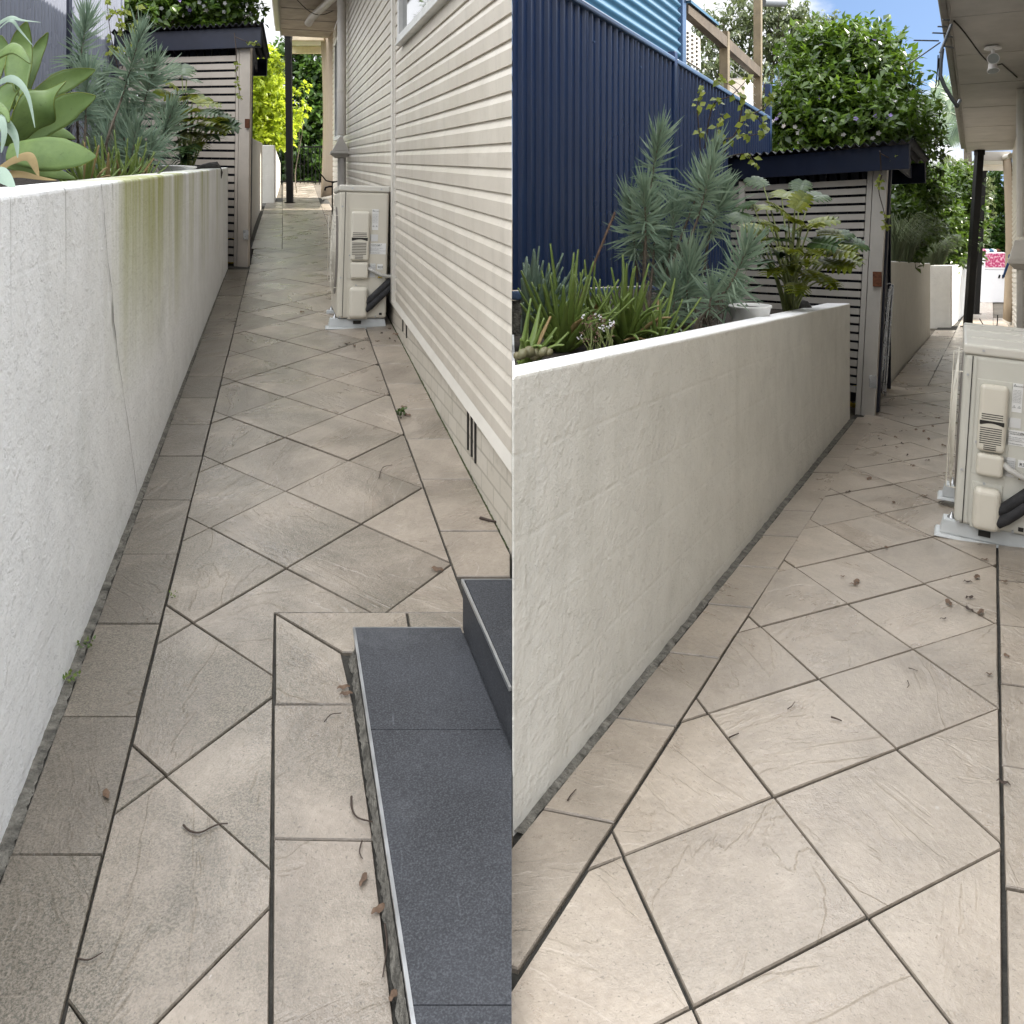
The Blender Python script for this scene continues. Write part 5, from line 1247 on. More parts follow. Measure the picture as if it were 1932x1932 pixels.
# ------------------------------------------------------------------ planting
V = Vector
def rnd_unit(r):
    z = r.uniform(-1, 1); a = r.uniform(0, 2 * math.pi); k = math.sqrt(1 - z * z); return V((k * math.cos(a), k * math.sin(a), z))
def leaf_mesh(name, P_, D_, N_, Ls, Ws, mat, parent, fold=.25):
    """many small folded leaves: base points, directions, normals, lengths, half widths (numpy)"""
    P_, D_, N_ = np.array(P_, float), np.array(D_, float), np.array(N_, float); Ls, Ws = np.array(Ls)[:, None], np.array(Ws)[:, None]
    D_ /= np.linalg.norm(D_, axis=1, keepdims=True) + 1e-9
    Sd = np.cross(D_, N_); Sd /= np.linalg.norm(Sd, axis=1, keepdims=True) + 1e-9; N2 = np.cross(Sd, D_)
    a = P_; t = P_ + D_ * Ls - N2 * Ls * .12; m = P_ + D_ * Ls * .45
    l = m - Sd * Ws + N2 * Ws * fold; rr_ = m + Sd * Ws + N2 * Ws * fold; c = m
    vs = np.stack([a, l, t, rr_, c], 1); inv = np.array(wm(parent).inverted()); vs = vs.reshape(-1, 3) @ inv[:3, :3].T + inv[:3, 3]
    n = len(P_); base = np.arange(n)[:, None] * 5
    F = np.concatenate([base + np.array([[0, 4, 1]]), base + np.array([[1, 4, 2]]), base + np.array([[0, 3, 4]]), base + np.array([[4, 3, 2]])], 0)
    me = bpy.data.meshes.new(name); me.from_pydata(vs.tolist(), [], F.tolist()); me.materials.append(mat)
    me.polygons.foreach_set('use_smooth', [True] * len(F)); me.update()
    o = bpy.data.objects.new(name, me); COL.objects.link(o); o.parent = parent; return o
def curve3(pts, n):
    """smooth polyline through 3d points"""
    out = []; k = len(pts)
    for i in range(k - 1):
        p0_, p1_, p2_, p3_ = pts[max(i - 1, 0)], pts[i], pts[i + 1], pts[min(i + 2, k - 1)]
        for j in range(n):
            t = j / n; out.append(.5 * ((2 * p1_) + (p2_ - p0_) * t + (2 * p0_ - 5 * p1_ + 4 * p2_ - p3_) * t * t + (3 * p1_ - p0_ - 3 * p2_ + p3_) * t ** 3))
    out.append(pts[-1]); return out
def crown_leaves(blobs, n, L, W, r, droop=.2, shell=.55):
    """leaves in small sprigs spread through a union of ellipsoids, with gaps between the sprigs"""
    P_, D_, N_, Ls, Ws = [], [], [], [], []
    tot = sum((b[3] * b[4] * b[5]) ** (2 / 3) for b in blobs)
    for (cx, cy, cz, rx, ry, rz) in blobs:
        k = int(n * (rx * ry * rz) ** (2 / 3) / tot / 9) + 1
        for _ in range(k):
            u = rnd_unit(r); q = r.uniform(shell, 1.06) ** .8; c = V((cx + u.x * rx * q, cy + u.y * ry * q, cz + u.z * rz * q))
            out = V((u.x, u.y, u.z * .7 + .35)).normalized(); tw = (out + rnd_unit(r) * .6).normalized()
            for m in range(9):
                p = c + tw * (m * L * .22) + rnd_unit(r) * L * .12; d = (tw * .5 + rnd_unit(r) + V((0, 0, -droop))).normalized()
                P_.append(p); D_.append(d); N_.append((out * .6 + V((0, 0, .8)) + rnd_unit(r) * .5).normalized()); s_ = r.uniform(.6, 1.2); Ls.append(L * s_); Ws.append(W * s_)
    return P_, D_, N_, Ls, Ws
def inside(blobs, p, k=1.0): return any(((p[0] - b[0]) / b[3]) ** 2 + ((p[1] - b[1]) / b[4]) ** 2 + ((p[2] - b[2]) / b[5]) ** 2 < k for b in blobs)
def tree(name, label, cat, base, blobs, n, L, W, mat, seed, trunk=.09, flowers=0, group=None, droop=.2, shell=.55, limbs=7, petals=('petal_white', 'petal_violet')):
    r = random.Random(seed); root = thing(name, label, cat, base, 0, group); base = V(base)
    b = MB(); cen = V((sum(q[0] for q in blobs) / len(blobs), sum(q[1] for q in blobs) / len(blobs), sum(q[2] for q in blobs) / len(blobs)))
    fork = base.lerp(cen, .45); pts = curve3([base, base.lerp(fork, .5) + V((r.uniform(-.1, .1), r.uniform(-.1, .1), 0)), fork], 4)
    b.tube(pts, [lerp(trunk, trunk * .7, i / (len(pts) - 1)) for i in range(len(pts))], 8)
    ends = [V(q[:3]) for q in blobs] + [V((q[0] + r.uniform(-.6, .6) * q[3], q[1] + r.uniform(-.6, .6) * q[4], q[2] + r.uniform(-.2, .7) * q[5])) for q in blobs]
    for e in ends[:limbs + len(blobs)]:
        mid = fork.lerp(e, .5) + V((r.uniform(-.15, .15), r.uniform(-.15, .15), r.uniform(0, .15))); c = curve3([fork, mid, e], 4); b.tube(c, [lerp(trunk * .5, trunk * .08, i / (len(c) - 1)) for i in range(len(c))], 6)
    b.build('trunk', M['bark'], root)
    cr = leaf_mesh('crown', *crown_leaves(blobs, n, L, W, r, droop, shell), M[mat], root)
    if flowers:
        protos_ = []
        for nm in petals:
            b = MB()
            for m in range(5):
                a = m * 1.257; d_ = V((math.cos(a), math.sin(a), .2)); b.ribbon([V((0, 0, 0)), d_ * L * .13, d_ * L * .23], [L * .02, L * .10, L * .035], V((-math.sin(a), math.cos(a), 0)), .1)
            me = bpy.data.meshes.new('flower'); me.from_pydata(b.v, [], b.f); me.materials.append(M[nm]); protos_.append(me)
        spots = []
        for _ in range(flowers):
            q = r.choice(blobs); u = rnd_unit(r); u.y = -abs(u.y) * .9 - .1; u.normalize()
            c = V((q[0] + u.x * q[3] * 1.03, q[1] + u.y * q[4] * 1.03, q[2] + u.z * q[5] * 1.03))
            if not inside(blobs, c, 1.0): spots.append((c, (u + rnd_unit(r) * .35).normalized()))
        for i, (c, nn) in enumerate(spots[:98]):
            o = bpy.data.objects.new('flower', protos_[0 if i % 10 < 7 else 1]); COL.objects.link(o); o.parent = root
            o.location = c - base; o.rotation_euler = nn.to_track_quat('Z', 'Y').to_euler()
    return root
def bl(u, v, y, ru, rv, ry=None):
    s_ = y / FP; p = pt(u, v, y); return (p.x, p.y, p.z, ru * s_, ry or ru * s_ * .8, rv * s_)

# blue green needle shrub: each shoot is a curved stem with needles round its upper part
def needle_shrub(label, shoots, y_of, seed, soil, L=.125, dens=1.0):
    r = random.Random(seed); y0 = y_of(0); base = pt(*shoots[0][-1], y0); root = thing('needle_shrub', label, 'shrub', V((base.x, base.y, soil(y0))))
    for k, sh in enumerate(shoots):
        y = y_of(k); pts = [pt(u, v, y + i * r.uniform(-.10, .10)) for i, (u, v) in enumerate(sh)]      # tip first
        bare = pts[-1]; gz_ = soil(bare.y)
        if bare.z > gz_ + .03: pts.append(V((bare.x + r.uniform(-.06, .06), bare.y, gz_)))
        c = curve3(pts, 10)[::-1]; n = len(c); b = MB(); b.tube(c, [lerp(.013, .005, i / (n - 1)) for i in range(n)], 6); stem = b.build('stem', M['bark'], root)
        # needles between the tip and the second of the given points
        clen = [0]; 
        for i in range(n - 1): clen.append(clen[-1] + (c[i + 1] - c[i]).length)
        tot = clen[-1]; need = (pts[0] - pts[1]).length * 1.12; b = MB(); m = int(dens * need / .0017)
        for q in range(m):
            s_ = tot - need * (1 - q / m) ** .92; i = min(max(0, next((j for j in range(n - 1) if clen[j + 1] >= s_), n - 2)), n - 2)
            t = (s_ - clen[i]) / max(1e-6, clen[i + 1] - clen[i]); p = c[i].lerp(c[i + 1], t); ax = (c[i + 1] - c[i]).normalized()
            f = (tot - s_) / need                                             # 0 at the tip, 1 at the lowest needles
            a = q * 2.39996 + r.uniform(-.3, .3); o1 = ax.orthogonal().normalized(); o2 = ax.cross(o1); out = o1 * math.cos(a) + o2 * math.sin(a)
            ang = lerp(.22, 1.65, f ** .7) + r.uniform(-.38, .38); d = ax * math.cos(ang) + out * math.sin(ang)
            ln = L * lerp(.72, 1.05, min(1, f * 3)) * r.uniform(.55, 1.25) * (1 + .18 * math.sin(f * 9 + k * 2))
            if math.sin(f * 23 + k * 5 + a * .5) > .78: continue
            curl = ax * (.35 * ln) if f < .6 else V((0, 0, -.30 * ln)); w = ln * .026 + .0008
            q1 = p + d * ln * .5 + curl * .18; q2 = p + d * ln + curl * .7; sd_ = d.cross(V((0, -1, .2)))
            b.ribbon([p, q1, q2], [w, w * 1.15, w * .15], sd_ if sd_.length > .1 else out.cross(ax), .3)
        b.build('needles', M['needle'], stem)
        if len(sh) > 2 and dens > .5:                                             # dry needles hanging on the bare part
            b = MB()
            for q in range(70):
                i = r.randrange(int(n * .25), max(int(n * .25) + 1, int(n * .62))); p = c[i]; d = (V((r.uniform(-1, 1), r.uniform(-1, 1), -1.3))).normalized(); ln = L * r.uniform(.4, .8)
                b.ribbon([p, p + d * ln * .5, p + d * ln + V((0, 0, -.02))], [.0012, .0014, .0003], V((1, .2, 0)), .2)
            b.build('dry_needles', M['bark'], stem)
    return root
soilB = lambda y: ztB(0, y) - .09; soilA = lambda y: ztA(0, y) - .10
shB_ = [[(1247, 243), (1228, 352), (1216, 470), (1214, 600)], [(1186, 372), (1199, 478), (1207, 600)], [(1229, 367), (1234, 465), (1222, 600)], [(1275, 372), (1264, 470), (1250, 600)],
        [(1352, 275), (1303, 400), (1272, 490), (1254, 600)], [(1374, 343), (1341, 435), (1325, 522), (1301, 600)], [(1416, 455), (1375, 540), (1318, 604)], [(1300, 480), (1294, 580), (1290, 605)],
        [(1250, 480), (1256, 575), (1255, 605)], [(1313, 462), (1302, 545), (1290, 605)], [(1395, 540), (1372, 580), (1330, 605)], [(1345, 535), (1338, 582), (1330, 606)], [(1272, 510), (1272, 600)], [(1216, 355), (1218, 440), (1216, 600)],
        [(1345, 300), (1322, 395), (1285, 500), (1262, 600)]]
rr0 = random.Random(5); ysB = [5.1 + rr0.uniform(-.35, .35) for _ in shB_]
needle_shrub('tall blue green needle leaved shrub before the deep blue fence', shB_, lambda k: ysB[k], 21, soilB, .14)
shA_ = [[(166, 26), (150, 128), (146, 230), (150, 330)], [(267, 58), (234, 172), (205, 255), (190, 330)], [(296, 110), (270, 202), (255, 265), (240, 330)], [(165, 126), (162, 214), (160, 320)], [(197, 142), (184, 222), (178, 320)],
        [(329, 198), (297, 280), (268, 330)], [(242, 210), (230, 292), (226, 330)], [(184, 232), (184, 300), (184, 330)], [(288, 262), (276, 312), (262, 332)], [(215, 190), (204, 262), (200, 330)], [(208, 255), (212, 325)], [(258, 235), (248, 305), (246, 330)]]
ysA = [6.3 + rr0.uniform(-.4, .4) for _ in shA_]
needle_shrub('blue green needle leaved shrub between the agave and the shed', shA_, lambda k: ysA[k], 22, soilA, .16)

# broad leaved agave in the left bed
ag = thing('agave', 'large pale green agave with broad pointed leaves at the left edge', 'agave', pt(28, 330, 3.5)); r = random.Random(31)
def agave_leaf(pix, ys, widths, side, mat, fold=.22, nm='leaf'):
    """pix: centre line of the leaf in photo pixels, base first; ys: depth at those points; widths in pixels"""
    pts = [pt(u * .2221, v * .2221, y) for (u, v), y in zip(pix, ys)]; c = curve3(pts, 6); n = len(c); ws = []
    for i in range(n):
        t = i / (n - 1) * (len(widths) - 1); j = min(int(t), len(widths) - 2); ws.append(lerp(widths[j], widths[j + 1], t - j) * .2221 * c[i].y / FP * .5)
    b = MB(); b.ribbon(c, ws, V(side), fold); el, er = b.v[0::3], b.v[2::3]; o = b.build(nm, M[mat], ag)
    if mat == 'agave':
        bm_ = MB()
        for e_ in (el, er): bm_.tube(curve3([V(p) for p in e_], 3), .0017, 5)
        bm_.build('leaf_margin', M['vine'], o); o.modifiers.new('sub', 'SUBSURF').levels = 1; o.modifiers['sub'].render_levels = 2; s_ = o.modifiers.new('solid', 'SOLIDIFY'); s_.thickness = .0035; return o
W1 = [.45, .75, 1.0, .95, .62, .04]
def W_(k): return [w * k for w in W1]
agave_leaf([(150, 900), (165, 640), (190, 400), (228, 185)], [3.55, 3.62, 3.66, 3.62], W_(225), (1, 0, 0), 'agave', .25)
agave_leaf([(215, 820), (280, 600), (330, 430), (408, 275)], [3.62, 3.7, 3.75, 3.75], W_(110), (1, .3, .5), 'agave', .3)
agave_leaf([(250, 860), (450, 740), (620, 660), (808, 593)], [3.7, 3.8, 3.85, 3.85], W_(175), (.35, .2, -.8), 'agave', .25)
agave_leaf([(60, 1240), (230, 1020), (400, 840), (560, 690)], [3.40, 3.36, 3.36, 3.40], W_(335), (.75, .1, .6), 'agave', .16)
agave_leaf([(250, 1180), (450, 1010), (620, 890), (812, 818)], [3.48, 3.50, 3.52, 3.52], W_(240), (.45, .1, -.75), 'agave', .2)
agave_leaf([(60, 1290), (300, 1300), (560, 1310), (815, 1330)], [3.30, 3.24, 3.22, 3.26], W_(305), (0, .25, 1), 'agave', .12)
agave_leaf([(-120, 560), (20, 430), (140, 420), (258, 540)], [3.4, 3.3, 3.25, 3.2], [60, 150, 160, 110, 60, 4], (.2, .5, .8), 'agave', .2)
agave_leaf([(30, 1000), (60, 850), (110, 760), (170, 740)], [3.35, 3.42, 3.45, 3.45], W_(230), (1, 0, .4), 'agave', .25)
agave_leaf([(-160, 1350), (-20, 1000), (40, 900), (75, 700)], [3.4, 3.5, 3.55, 3.5], W_(240), (1, 0, .2), 'agave', .25)
agave_leaf([(-60, 760), (-10, 560), (20, 420), (10, 300)], [3.6, 3.7, 3.75, 3.75], W_(150), (1, 0, .2), 'agave', .25)
agave_leaf([(100, 1250), (330, 1140), (480, 1120), (640, 1180)], [3.55, 3.62, 3.66, 3.64], W_(120), (.2, .3, 1), 'agave', .2)
agave_leaf([(60, 1400), (230, 1420), (420, 1460), (640, 1520)], [3.30, 3.34, 3.38, 3.36], W_(130), (0, .5, 1), 'agave', .2)
agave_leaf([(-20, 1420), (120, 1330), (250, 1330), (330, 1500)], [3.2, 3.14, 3.1, 3.08], [90, 120, 120, 90, 60, 10], (.3, .5, .8), 'agave_dead', .5, 'withered_leaf')
agave_leaf([(20, 1460), (180, 1470), (330, 1505), (480, 1530)], [3.2, 3.16, 3.14, 3.12], [60, 90, 70, 50, 30, 4], (0, .7, .7), 'agave_dead', .5, 'withered_leaf')
sa = thing('striped_agave', 'drooping grey striped agave leaves hanging in front of the pale agave', 'agave', pt(-30, 330, 3.0))
ag, keep = sa, ag
agave_leaf([(-160, 800), (60, 660), (220, 780), (297, 1085)], [3.0, 2.9, 2.85, 2.82], [60, 85, 70, 50, 26, 3], (.3, .3, .9), 'agave_blue', .35)
agave_leaf([(-120, 260), (60, 150), (190, 170), (350, 190)], [3.1, 3.0, 2.98, 2.95], [60, 80, 50, 26, 12, 2], (.1, .6, .9), 'agave_blue', .3)
agave_leaf([(-60, 300), (80, 170), (180, 270), (285, 395)], [3.05, 2.95, 2.95, 2.95], [30, 40, 32, 22, 12, 2], (.4, .4, .8), 'agave_blue', .35)
agave_leaf([(-160, 1000), (0, 1010), (120, 1150), (150, 1340)], [3.0, 2.9, 2.86, 2.84], [70, 110, 90, 70, 40, 5], (.6, .3, .6), 'agave_blue', .35)
agave_leaf([(-170, 1020), (-40, 980), (30, 1100), (10, 1300)], [2.95, 2.86, 2.82, 2.8], [70, 100, 90, 60, 40, 5], (.8, .3, .4), 'agave_blue', .35)
agave_leaf([(-160, 1480), (-30, 1460), (60, 1530), (125, 1600)], [2.55, 2.52, 2.5, 2.48], [120, 170, 140, 110, 60, 10], (.3, .6, .8), 'agave_blue', .3)
agave_leaf([(-120, 860), (-20, 900), (50, 960), (75, 1040)], [2.9, 2.88, 2.86, 2.85], [60, 90, 70, 50, 30, 10], (.6, .4, .6), 'agave', .4)
ag = keep

# aloe clumps
def aloe(name, label, c, n, L, W, r, mat='aloe', upright=.75, dry=.08, group=None, cat='aloe', xmin=-99):
    root = thing(name, label, cat, c, 0, group); c = V(c)
    for k in range(n):
        a = k * 2.39996 + r.uniform(-.2, .2); f = (k + .5) / n; el = lerp(1.45, .55, f ** upright) + r.uniform(-.12, .12); ln = L * lerp(1.0, .75, f) * r.uniform(.75, 1.15)
        h = V((math.cos(a), math.sin(a), 0)); p0_ = c + h * .03 * f + V((r.uniform(-.02, .02), r.uniform(-.02, .02), 0)); d = h * math.cos(el) + V((0, 0, math.sin(el)))
        bend = V((0, 0, 1)) * (.10 * ln) if r.random() < .7 else V((0, 0, -1)) * (.25 * ln)
        pts = [p0_, p0_ + d * ln * .35, p0_ + d * ln * .7 + bend * .5, p0_ + d * ln + bend * 1.3]; w = W * r.uniform(.75, 1.15); cc = curve3(pts, 3); m = len(cc)
        if min(q.x for q in cc) < xmin + w: continue
        b = MB(); sd_ = h.cross(V((0, 0, 1))) + V((0, 0, .0)); b.ribbon(cc, [w * max(.04, (1 - (i / (m - 1)) ** 1.3)) for i in range(m)], sd_, .55)
        o = b.build('leaf', M['aloe_dry'] if r.random() < dry else M[mat], root); o.modifiers.new('solid', 'SOLIDIFY').thickness = .007
    return root
r = random.Random(41)
def onsoilB(u, y): return V(((u - UC) / FP * y, y, soilB(y)))
aloe('aloe_plant', 'tall green aloe clump nearest the dry flower stalk', onsoilB(1062, 3.7), 52, .40, .024, r, xmin=.004)
aloe('aloe_plant', 'upright aloe clump left of the needle shrub base', onsoilB(1180, 3.95), 44, .36, .022, r)
aloe('aloe_plant', 'small yellowing aloe clump close to the wall cap', onsoilB(1240, 3.9), 16, .28, .014, r, dry=.3)
aloe('aloe_plant', 'aloe clump half hidden between two taller aloes', onsoilB(1120, 4.2), 34, .34, .02, r)
aloe('spiky_bromeliad', 'grey green spiky bromeliad at the left edge of the right bed', onsoilB(1004, 3.9) + V((0, 0, .06)), 150, .33, .030, r, 'bromeliad', .55, .0, cat='bromeliad', xmin=.003)
aloe('aloe_plant', 'yellow green aloe leaves arching out behind the paddle leaves', onsoilB(990, 3.15), 22, .22, .018, r, dry=.1, xmin=.003)
def onsoilA(u, y): return V(((u - UC) / FP * y, y, soilA(y)))
aloe('aloe_plant', 'yellow green aloe clump right of the agave', onsoilA(160, 4.3), 22, .25, .014, r, dry=.15)
aloe('aloe_plant', 'pale slender aloe clump in front of the left needle shrub', onsoilA(232, 5.0), 30, .30, .012, r, dry=.08)
aloe('aloe_plant', 'sparse aloe clump against the left shed end of the wall', onsoilA(262, 5.3), 22, .24, .012, r, dry=.15)
aloe('aloe_plant', 'low aloe clump between the agave and the slender aloes', onsoilA(195, 4.6), 24, .26, .012, r, dry=.2)
# paddle succulent, dry flowers, tall dry stalk
pd = thing('paddle_plant', 'round reddish paddle leaves behind the cream wall cap', 'succulent', onsoilB(1000, 2.95))
for k, (u, v, s_) in enumerate([(986, 668, 11), (999, 664, 12), (1013, 667, 10), (1026, 664, 10), (977, 672, 9), (1007, 673, 9), (1036, 665, 8)]):
    c = pt(u, v, 2.95 + .03 * (k % 3)); q = s_ / FP * 2.95; n_ = 14; b = MB(); t_ = V((1, .2 * math.sin(k), .25 * math.cos(k * 2))).normalized(); up_ = V((.1 * math.sin(k * 3), .15, 1)).normalized()
    ring_ = [c + t_ * math.cos(2 * math.pi * i / n_) * q + up_ * math.sin(2 * math.pi * i / n_) * q * .95 for i in range(n_)]
    b.add([c + V((0, -.006, 0))] + ring_, [(0, 1 + i, 1 + (i + 1) % n_) for i in range(n_)], True); o = b.build('leaf', M['paddle'], pd); o.modifiers.new('solid', 'SOLIDIFY').thickness = .008
dr = thing('dry_flowers', 'dry white flower heads between the aloe clumps', 'dried flowers', onsoilB(1140, 3.3)); r = random.Random(8)
for k in range(26):
    p = pt(1098 + r.uniform(0, 62), 655, 3.35 + r.uniform(-.1, .1)); p.z = soilB(p.y); q = p + V((r.uniform(-.05, .05), r.uniform(-.05, .05), r.uniform(.07, .17))); b = MB(); b.tube([p, p.lerp(q, .5) + V((.01, 0, 0)), q], .0016, 5); s_ = b.build('stem', M['petiole'], dr)
    b = MB()
    for m in range(7): b.blob(q + rnd_unit(r) * .011, (.0035, .0035, .0035), m, .3, 1)
    b.build('flower_head', M['dry'] if k % 3 else M['petal_white'], s_)
dsk = thing('flower_stalk', 'tall leaning dry brown flower stalk above the aloes', 'dried flowers', onsoilB(1075, 3.8)); b = MB(); c = curve3([pt(1085, 590, 3.8), pt(1108, 530, 3.82), pt(1138, 455, 3.84), pt(1160, 400, 3.86)], 8)
c = [V((c[0].x - .02, c[0].y, soilB(3.8)))] + c; b.tube(c, [lerp(.008, .004, i / len(c)) for i in range(len(c))], 6); st_ = b.build('stem', M['dry'], dsk); b = MB()
for i in range(90):
    t = r.uniform(.62, 1); p = c[int(t * (len(c) - 1))]; d = rnd_unit(r); b.ribbon([p, p + d * .006, p + d * .010 + V((0, 0, -.005))], [.0018, .002, .0004], V((0, 0, 1)), .3)
b.build('dry_bells', M['dry'], dsk)
# philodendrons: leaves with deep lobes on long stalks
def lobed_leaf(b, p, d, nrm, L):
    d = d.normalized(); sd_ = d.cross(nrm).normalized(); nn = sd_.cross(d)
    k = 6; drp = lambda t: -nn * (L * .22 * t * t)
    for i in range(k):
        t = .02 + i / k * .9; q = p + d * L * t + drp(t); w = L * (.50 * math.sin(math.pi * (.22 + .70 * t)) + .07)
        for sg in (-1, 1):
            dv = (sd_ * sg + d * lerp(-.15, .75, t)).normalized(); e = q + dv * w - nn * w * .18; hw = L * .105
            b.ribbon([q, q + dv * w * .55 + nn * w * .05, e], [hw * 1.0, hw * 1.05, hw * .25], d, .15)
    c = [p + d * L * t + drp(t) for t in (0, .33, .66, 1.02)]; b.ribbon(c, [L * .13, L * .15, L * .12, .003], sd_, .2)
def philodendron(label, centre, leaves, r, L):
    root = thing('philodendron', label, 'philodendron', centre); centre = V(centre)
    for (u, v, y, tilt, dark) in leaves:
        p = pt(u, v, y); base = centre + V((r.uniform(-.04, .04), r.uniform(-.04, .04), .03)); dirv = (p - base); mid = base.lerp(p, .5) + V((0, 0, .05)) - V((dirv.x, dirv.y, 0)) * .06
        b = MB(); c = curve3([base, mid, p], 5); b.tube(c, [lerp(.009, .005, i / len(c)) for i in range(len(c))], 6); pe = b.build('leaf_stalk', M['petiole'], root)
        b = MB(); h = V((dirv.x, dirv.y, 0)); h = h.normalized() if h.length > .01 else V((0, -1, 0)); d = (h * 1.0 + V((r.uniform(-.3, .3), -.35, tilt))).normalized(); nrm = (V((0, -.55, .9)) + rnd_unit(r) * .25).normalized()
        lobed_leaf(b, p, d, nrm, L * r.uniform(.8, 1.2)); b.build('leaf', M['philo_dark'] if dark else M['philo'], pe)
    return root
r = random.Random(17); yq = 6.3
leavesB = [(1445, 395, .3, .2, 0), (1440, 350, .5, .5, 1), (1475, 372, .4, .3, 0), (1420, 385, .3, 0, 1), (1507, 360, .5, .6, 1), (1528, 372, .5, .2, 1), (1487, 405, 0, .7, 0), (1500, 392, .1, .9, 0), (1512, 432, -.1, .4, 0), (1530, 420, 0, .3, 0), (1545, 440, 0, .1, 0), (1560, 465, .1, 0, 0),
           (1575, 445, .2, .2, 1), (1590, 455, .2, 0, 1), (1460, 425, -.1, .3, 0), (1450, 450, -.2, .1, 0), (1475, 455, -.3, .3, 1), (1500, 470, -.3, 0, 0), (1525, 475, -.3, .1, 0), (1548, 490, -.2, -.1, 0), (1565, 495, -.2, 0, 0), (1580, 482, -.1, -.1, 0), (1520, 510, -.4, -.2, 0), (1490, 500, -.4, -.1, 0), (1440, 430, 0, .1, 0), (1415, 415, .2, .2, 1), (1540, 515, -.3, -.3, 0), (1470, 475, -.3, 0, 1), (1535, 455, -.2, 0, 1), (1510, 450, .2, .1, 1), (1430, 470, -.1, 0, 1), (1485, 435, .2, .2, 1), (1460, 505, -.4, -.2, 0), (1505, 535, -.5, -.3, 0), (1555, 525, -.3, -.3, 0), (1445, 490, -.3, 0, 1), (1515, 490, -.5, 0, 0), (1490, 470, -.5, .1, 0), (1570, 470, -.2, .1, 0), (1500, 420, -.2, .4, 0)]
philodendron('large philodendron with deeply lobed olive leaves beside the leaning shed post', V((pt(1492, 560, yq).x, yq, soilB(yq))), [(u, v, yq + dy, t, k) for u, v, dy, t, k in leavesB], r, .19)
yq = 8.2
leavesA = [(343, 140, .3, .5, 1), (352, 150, .3, .2, 1), (333, 165, 0, .6, 0), (330, 185, 0, .5, 0), (350, 188, 0, .3, 0), (363, 190, .1, .3, 0), (375, 195, .1, .1, 0), (345, 205, -.2, .2, 1), (362, 212, -.2, .1, 0), (380, 210, 0, 0, 1), (392, 212, .1, 0, 1), (385, 228, -.1, 0, 0), (398, 236, 0, -.2, 0), (372, 236, -.2, 0, 0), (350, 230, -.3, .1, 1), (405, 228, .1, -.1, 1), (335, 220, -.2, .2, 0), (362, 250, -.3, -.1, 0), (380, 255, -.2, -.2, 0), (345, 250, -.3, 0, 1), (325, 205, 0, .3, 1), (355, 175, .2, .3, 1), (335, 265, -.4, -.2, 1), (355, 275, -.5, -.3, 1), (375, 270, -.4, -.3, 0), (345, 290, -.5, -.4, 1), (365, 225, -.4, 0, 0), (385, 240, -.4, -.1, 1), (330, 240, -.4, 0, 1), (350, 215, -.4, .1, 0), (400, 255, -.2, -.2, 1)]
philodendron('dark lobed philodendron leaning on the slats of the left shed', V((pt(352, 312, yq).x, yq, soilA(yq))), [(u, v, yq + dy, t, k) for u, v, dy, t, k in leavesA], r, .23)
# pots, stones
def pot(label, c, rad, h):
    root = thing('flower_pot', label, 'pot', c); b = MB(); b.lathe((c[0], c[1], c[2]), [(rad * .72, 0), (rad * .86, h * .4), (rad * .97, h * .9), (rad * 1.03, h * .92), (rad * 1.03, h), (rad * .93, h), (rad * .9, h * .85)], 28, False); b.build('bowl', M['pot'], root)
    b = MB(); b.lathe((c[0], c[1], c[2] + h * .84), [(rad * .91, 0), (rad * .5, .012), (0.01, .015)], 20, False); b.build('potting_soil', M['soil'], root)
pp = pt(1415, 610, 5.15); pot('white glazed pot on the cream wall bed', (pp.x, pp.y, soilB(5.15)), .125, .155)
pp = pt(334, 325, 7.4); pot('white pot on the stained wall bed near the shed', (pp.x, pp.y, soilA(7.4)), .16, .13)
so_ = thing('stone_ornament', 'dark round headed stone ornament among the aloes', 'garden ornament', onsoilB(1170, 4.55)); p = pt(1176, 572, 4.55)
b = MB(); b.blob((p.x - .03, p.y, soilB(4.55) + .09), (.13, .11, .12), 1, .15, 3); b.build('body', M['stone'], so_)
b = MB(); b.blob((p.x + .01, p.y - .02, p.z + .01), (.075, .075, .08), 2, .08, 3); b.build('head', M['stone'], so_)
b = MB(); b.blob((p.x + .09, p.y - .03, p.z - .10), (.06, .06, .05), 3, .15, 2); b.build('arm', M['stone'], so_)
p = pt(1515, 582, 6.5); b = MB(); b.blob((p.x, p.y, soilB(6.5) + .04), (.10, .09, .10), 5, .25, 2); tag(b.build('rock', M['stone']), 'dark rock near the shed end of the cream wall', 'rock')
p = pt(394, 316, 8.7); b = MB(); b.blob((p.x, p.y, soilA(8.7) + .06), (.13, .1, .10), 6, .25, 2); tag(b.build('rock', M['stone']), 'dark rock at the shed end of the stained wall', 'rock')
for lb, u, v, y, rad, g_ in (('yellow hose coil hanging low behind the left shed slats', 434, 470, 10.05, .13, gA), ('yellow hose coil low behind the right shed slats', 1613, 748, 8.15, .075, gB)):
    c_ = pt(u, v, y); b = MB()
    for k in range(3): b.tube([c_ + V((math.cos(a) * rad * (1 - .06 * k), .012 * k, math.sin(a) * rad * 1.25 * (1 - .06 * k))) for a in np.linspace(0, 2 * math.pi, 33)], .014, 8, cap=False)
    tag(b.build('garden_hose', M['yellow']), lb, 'hose')
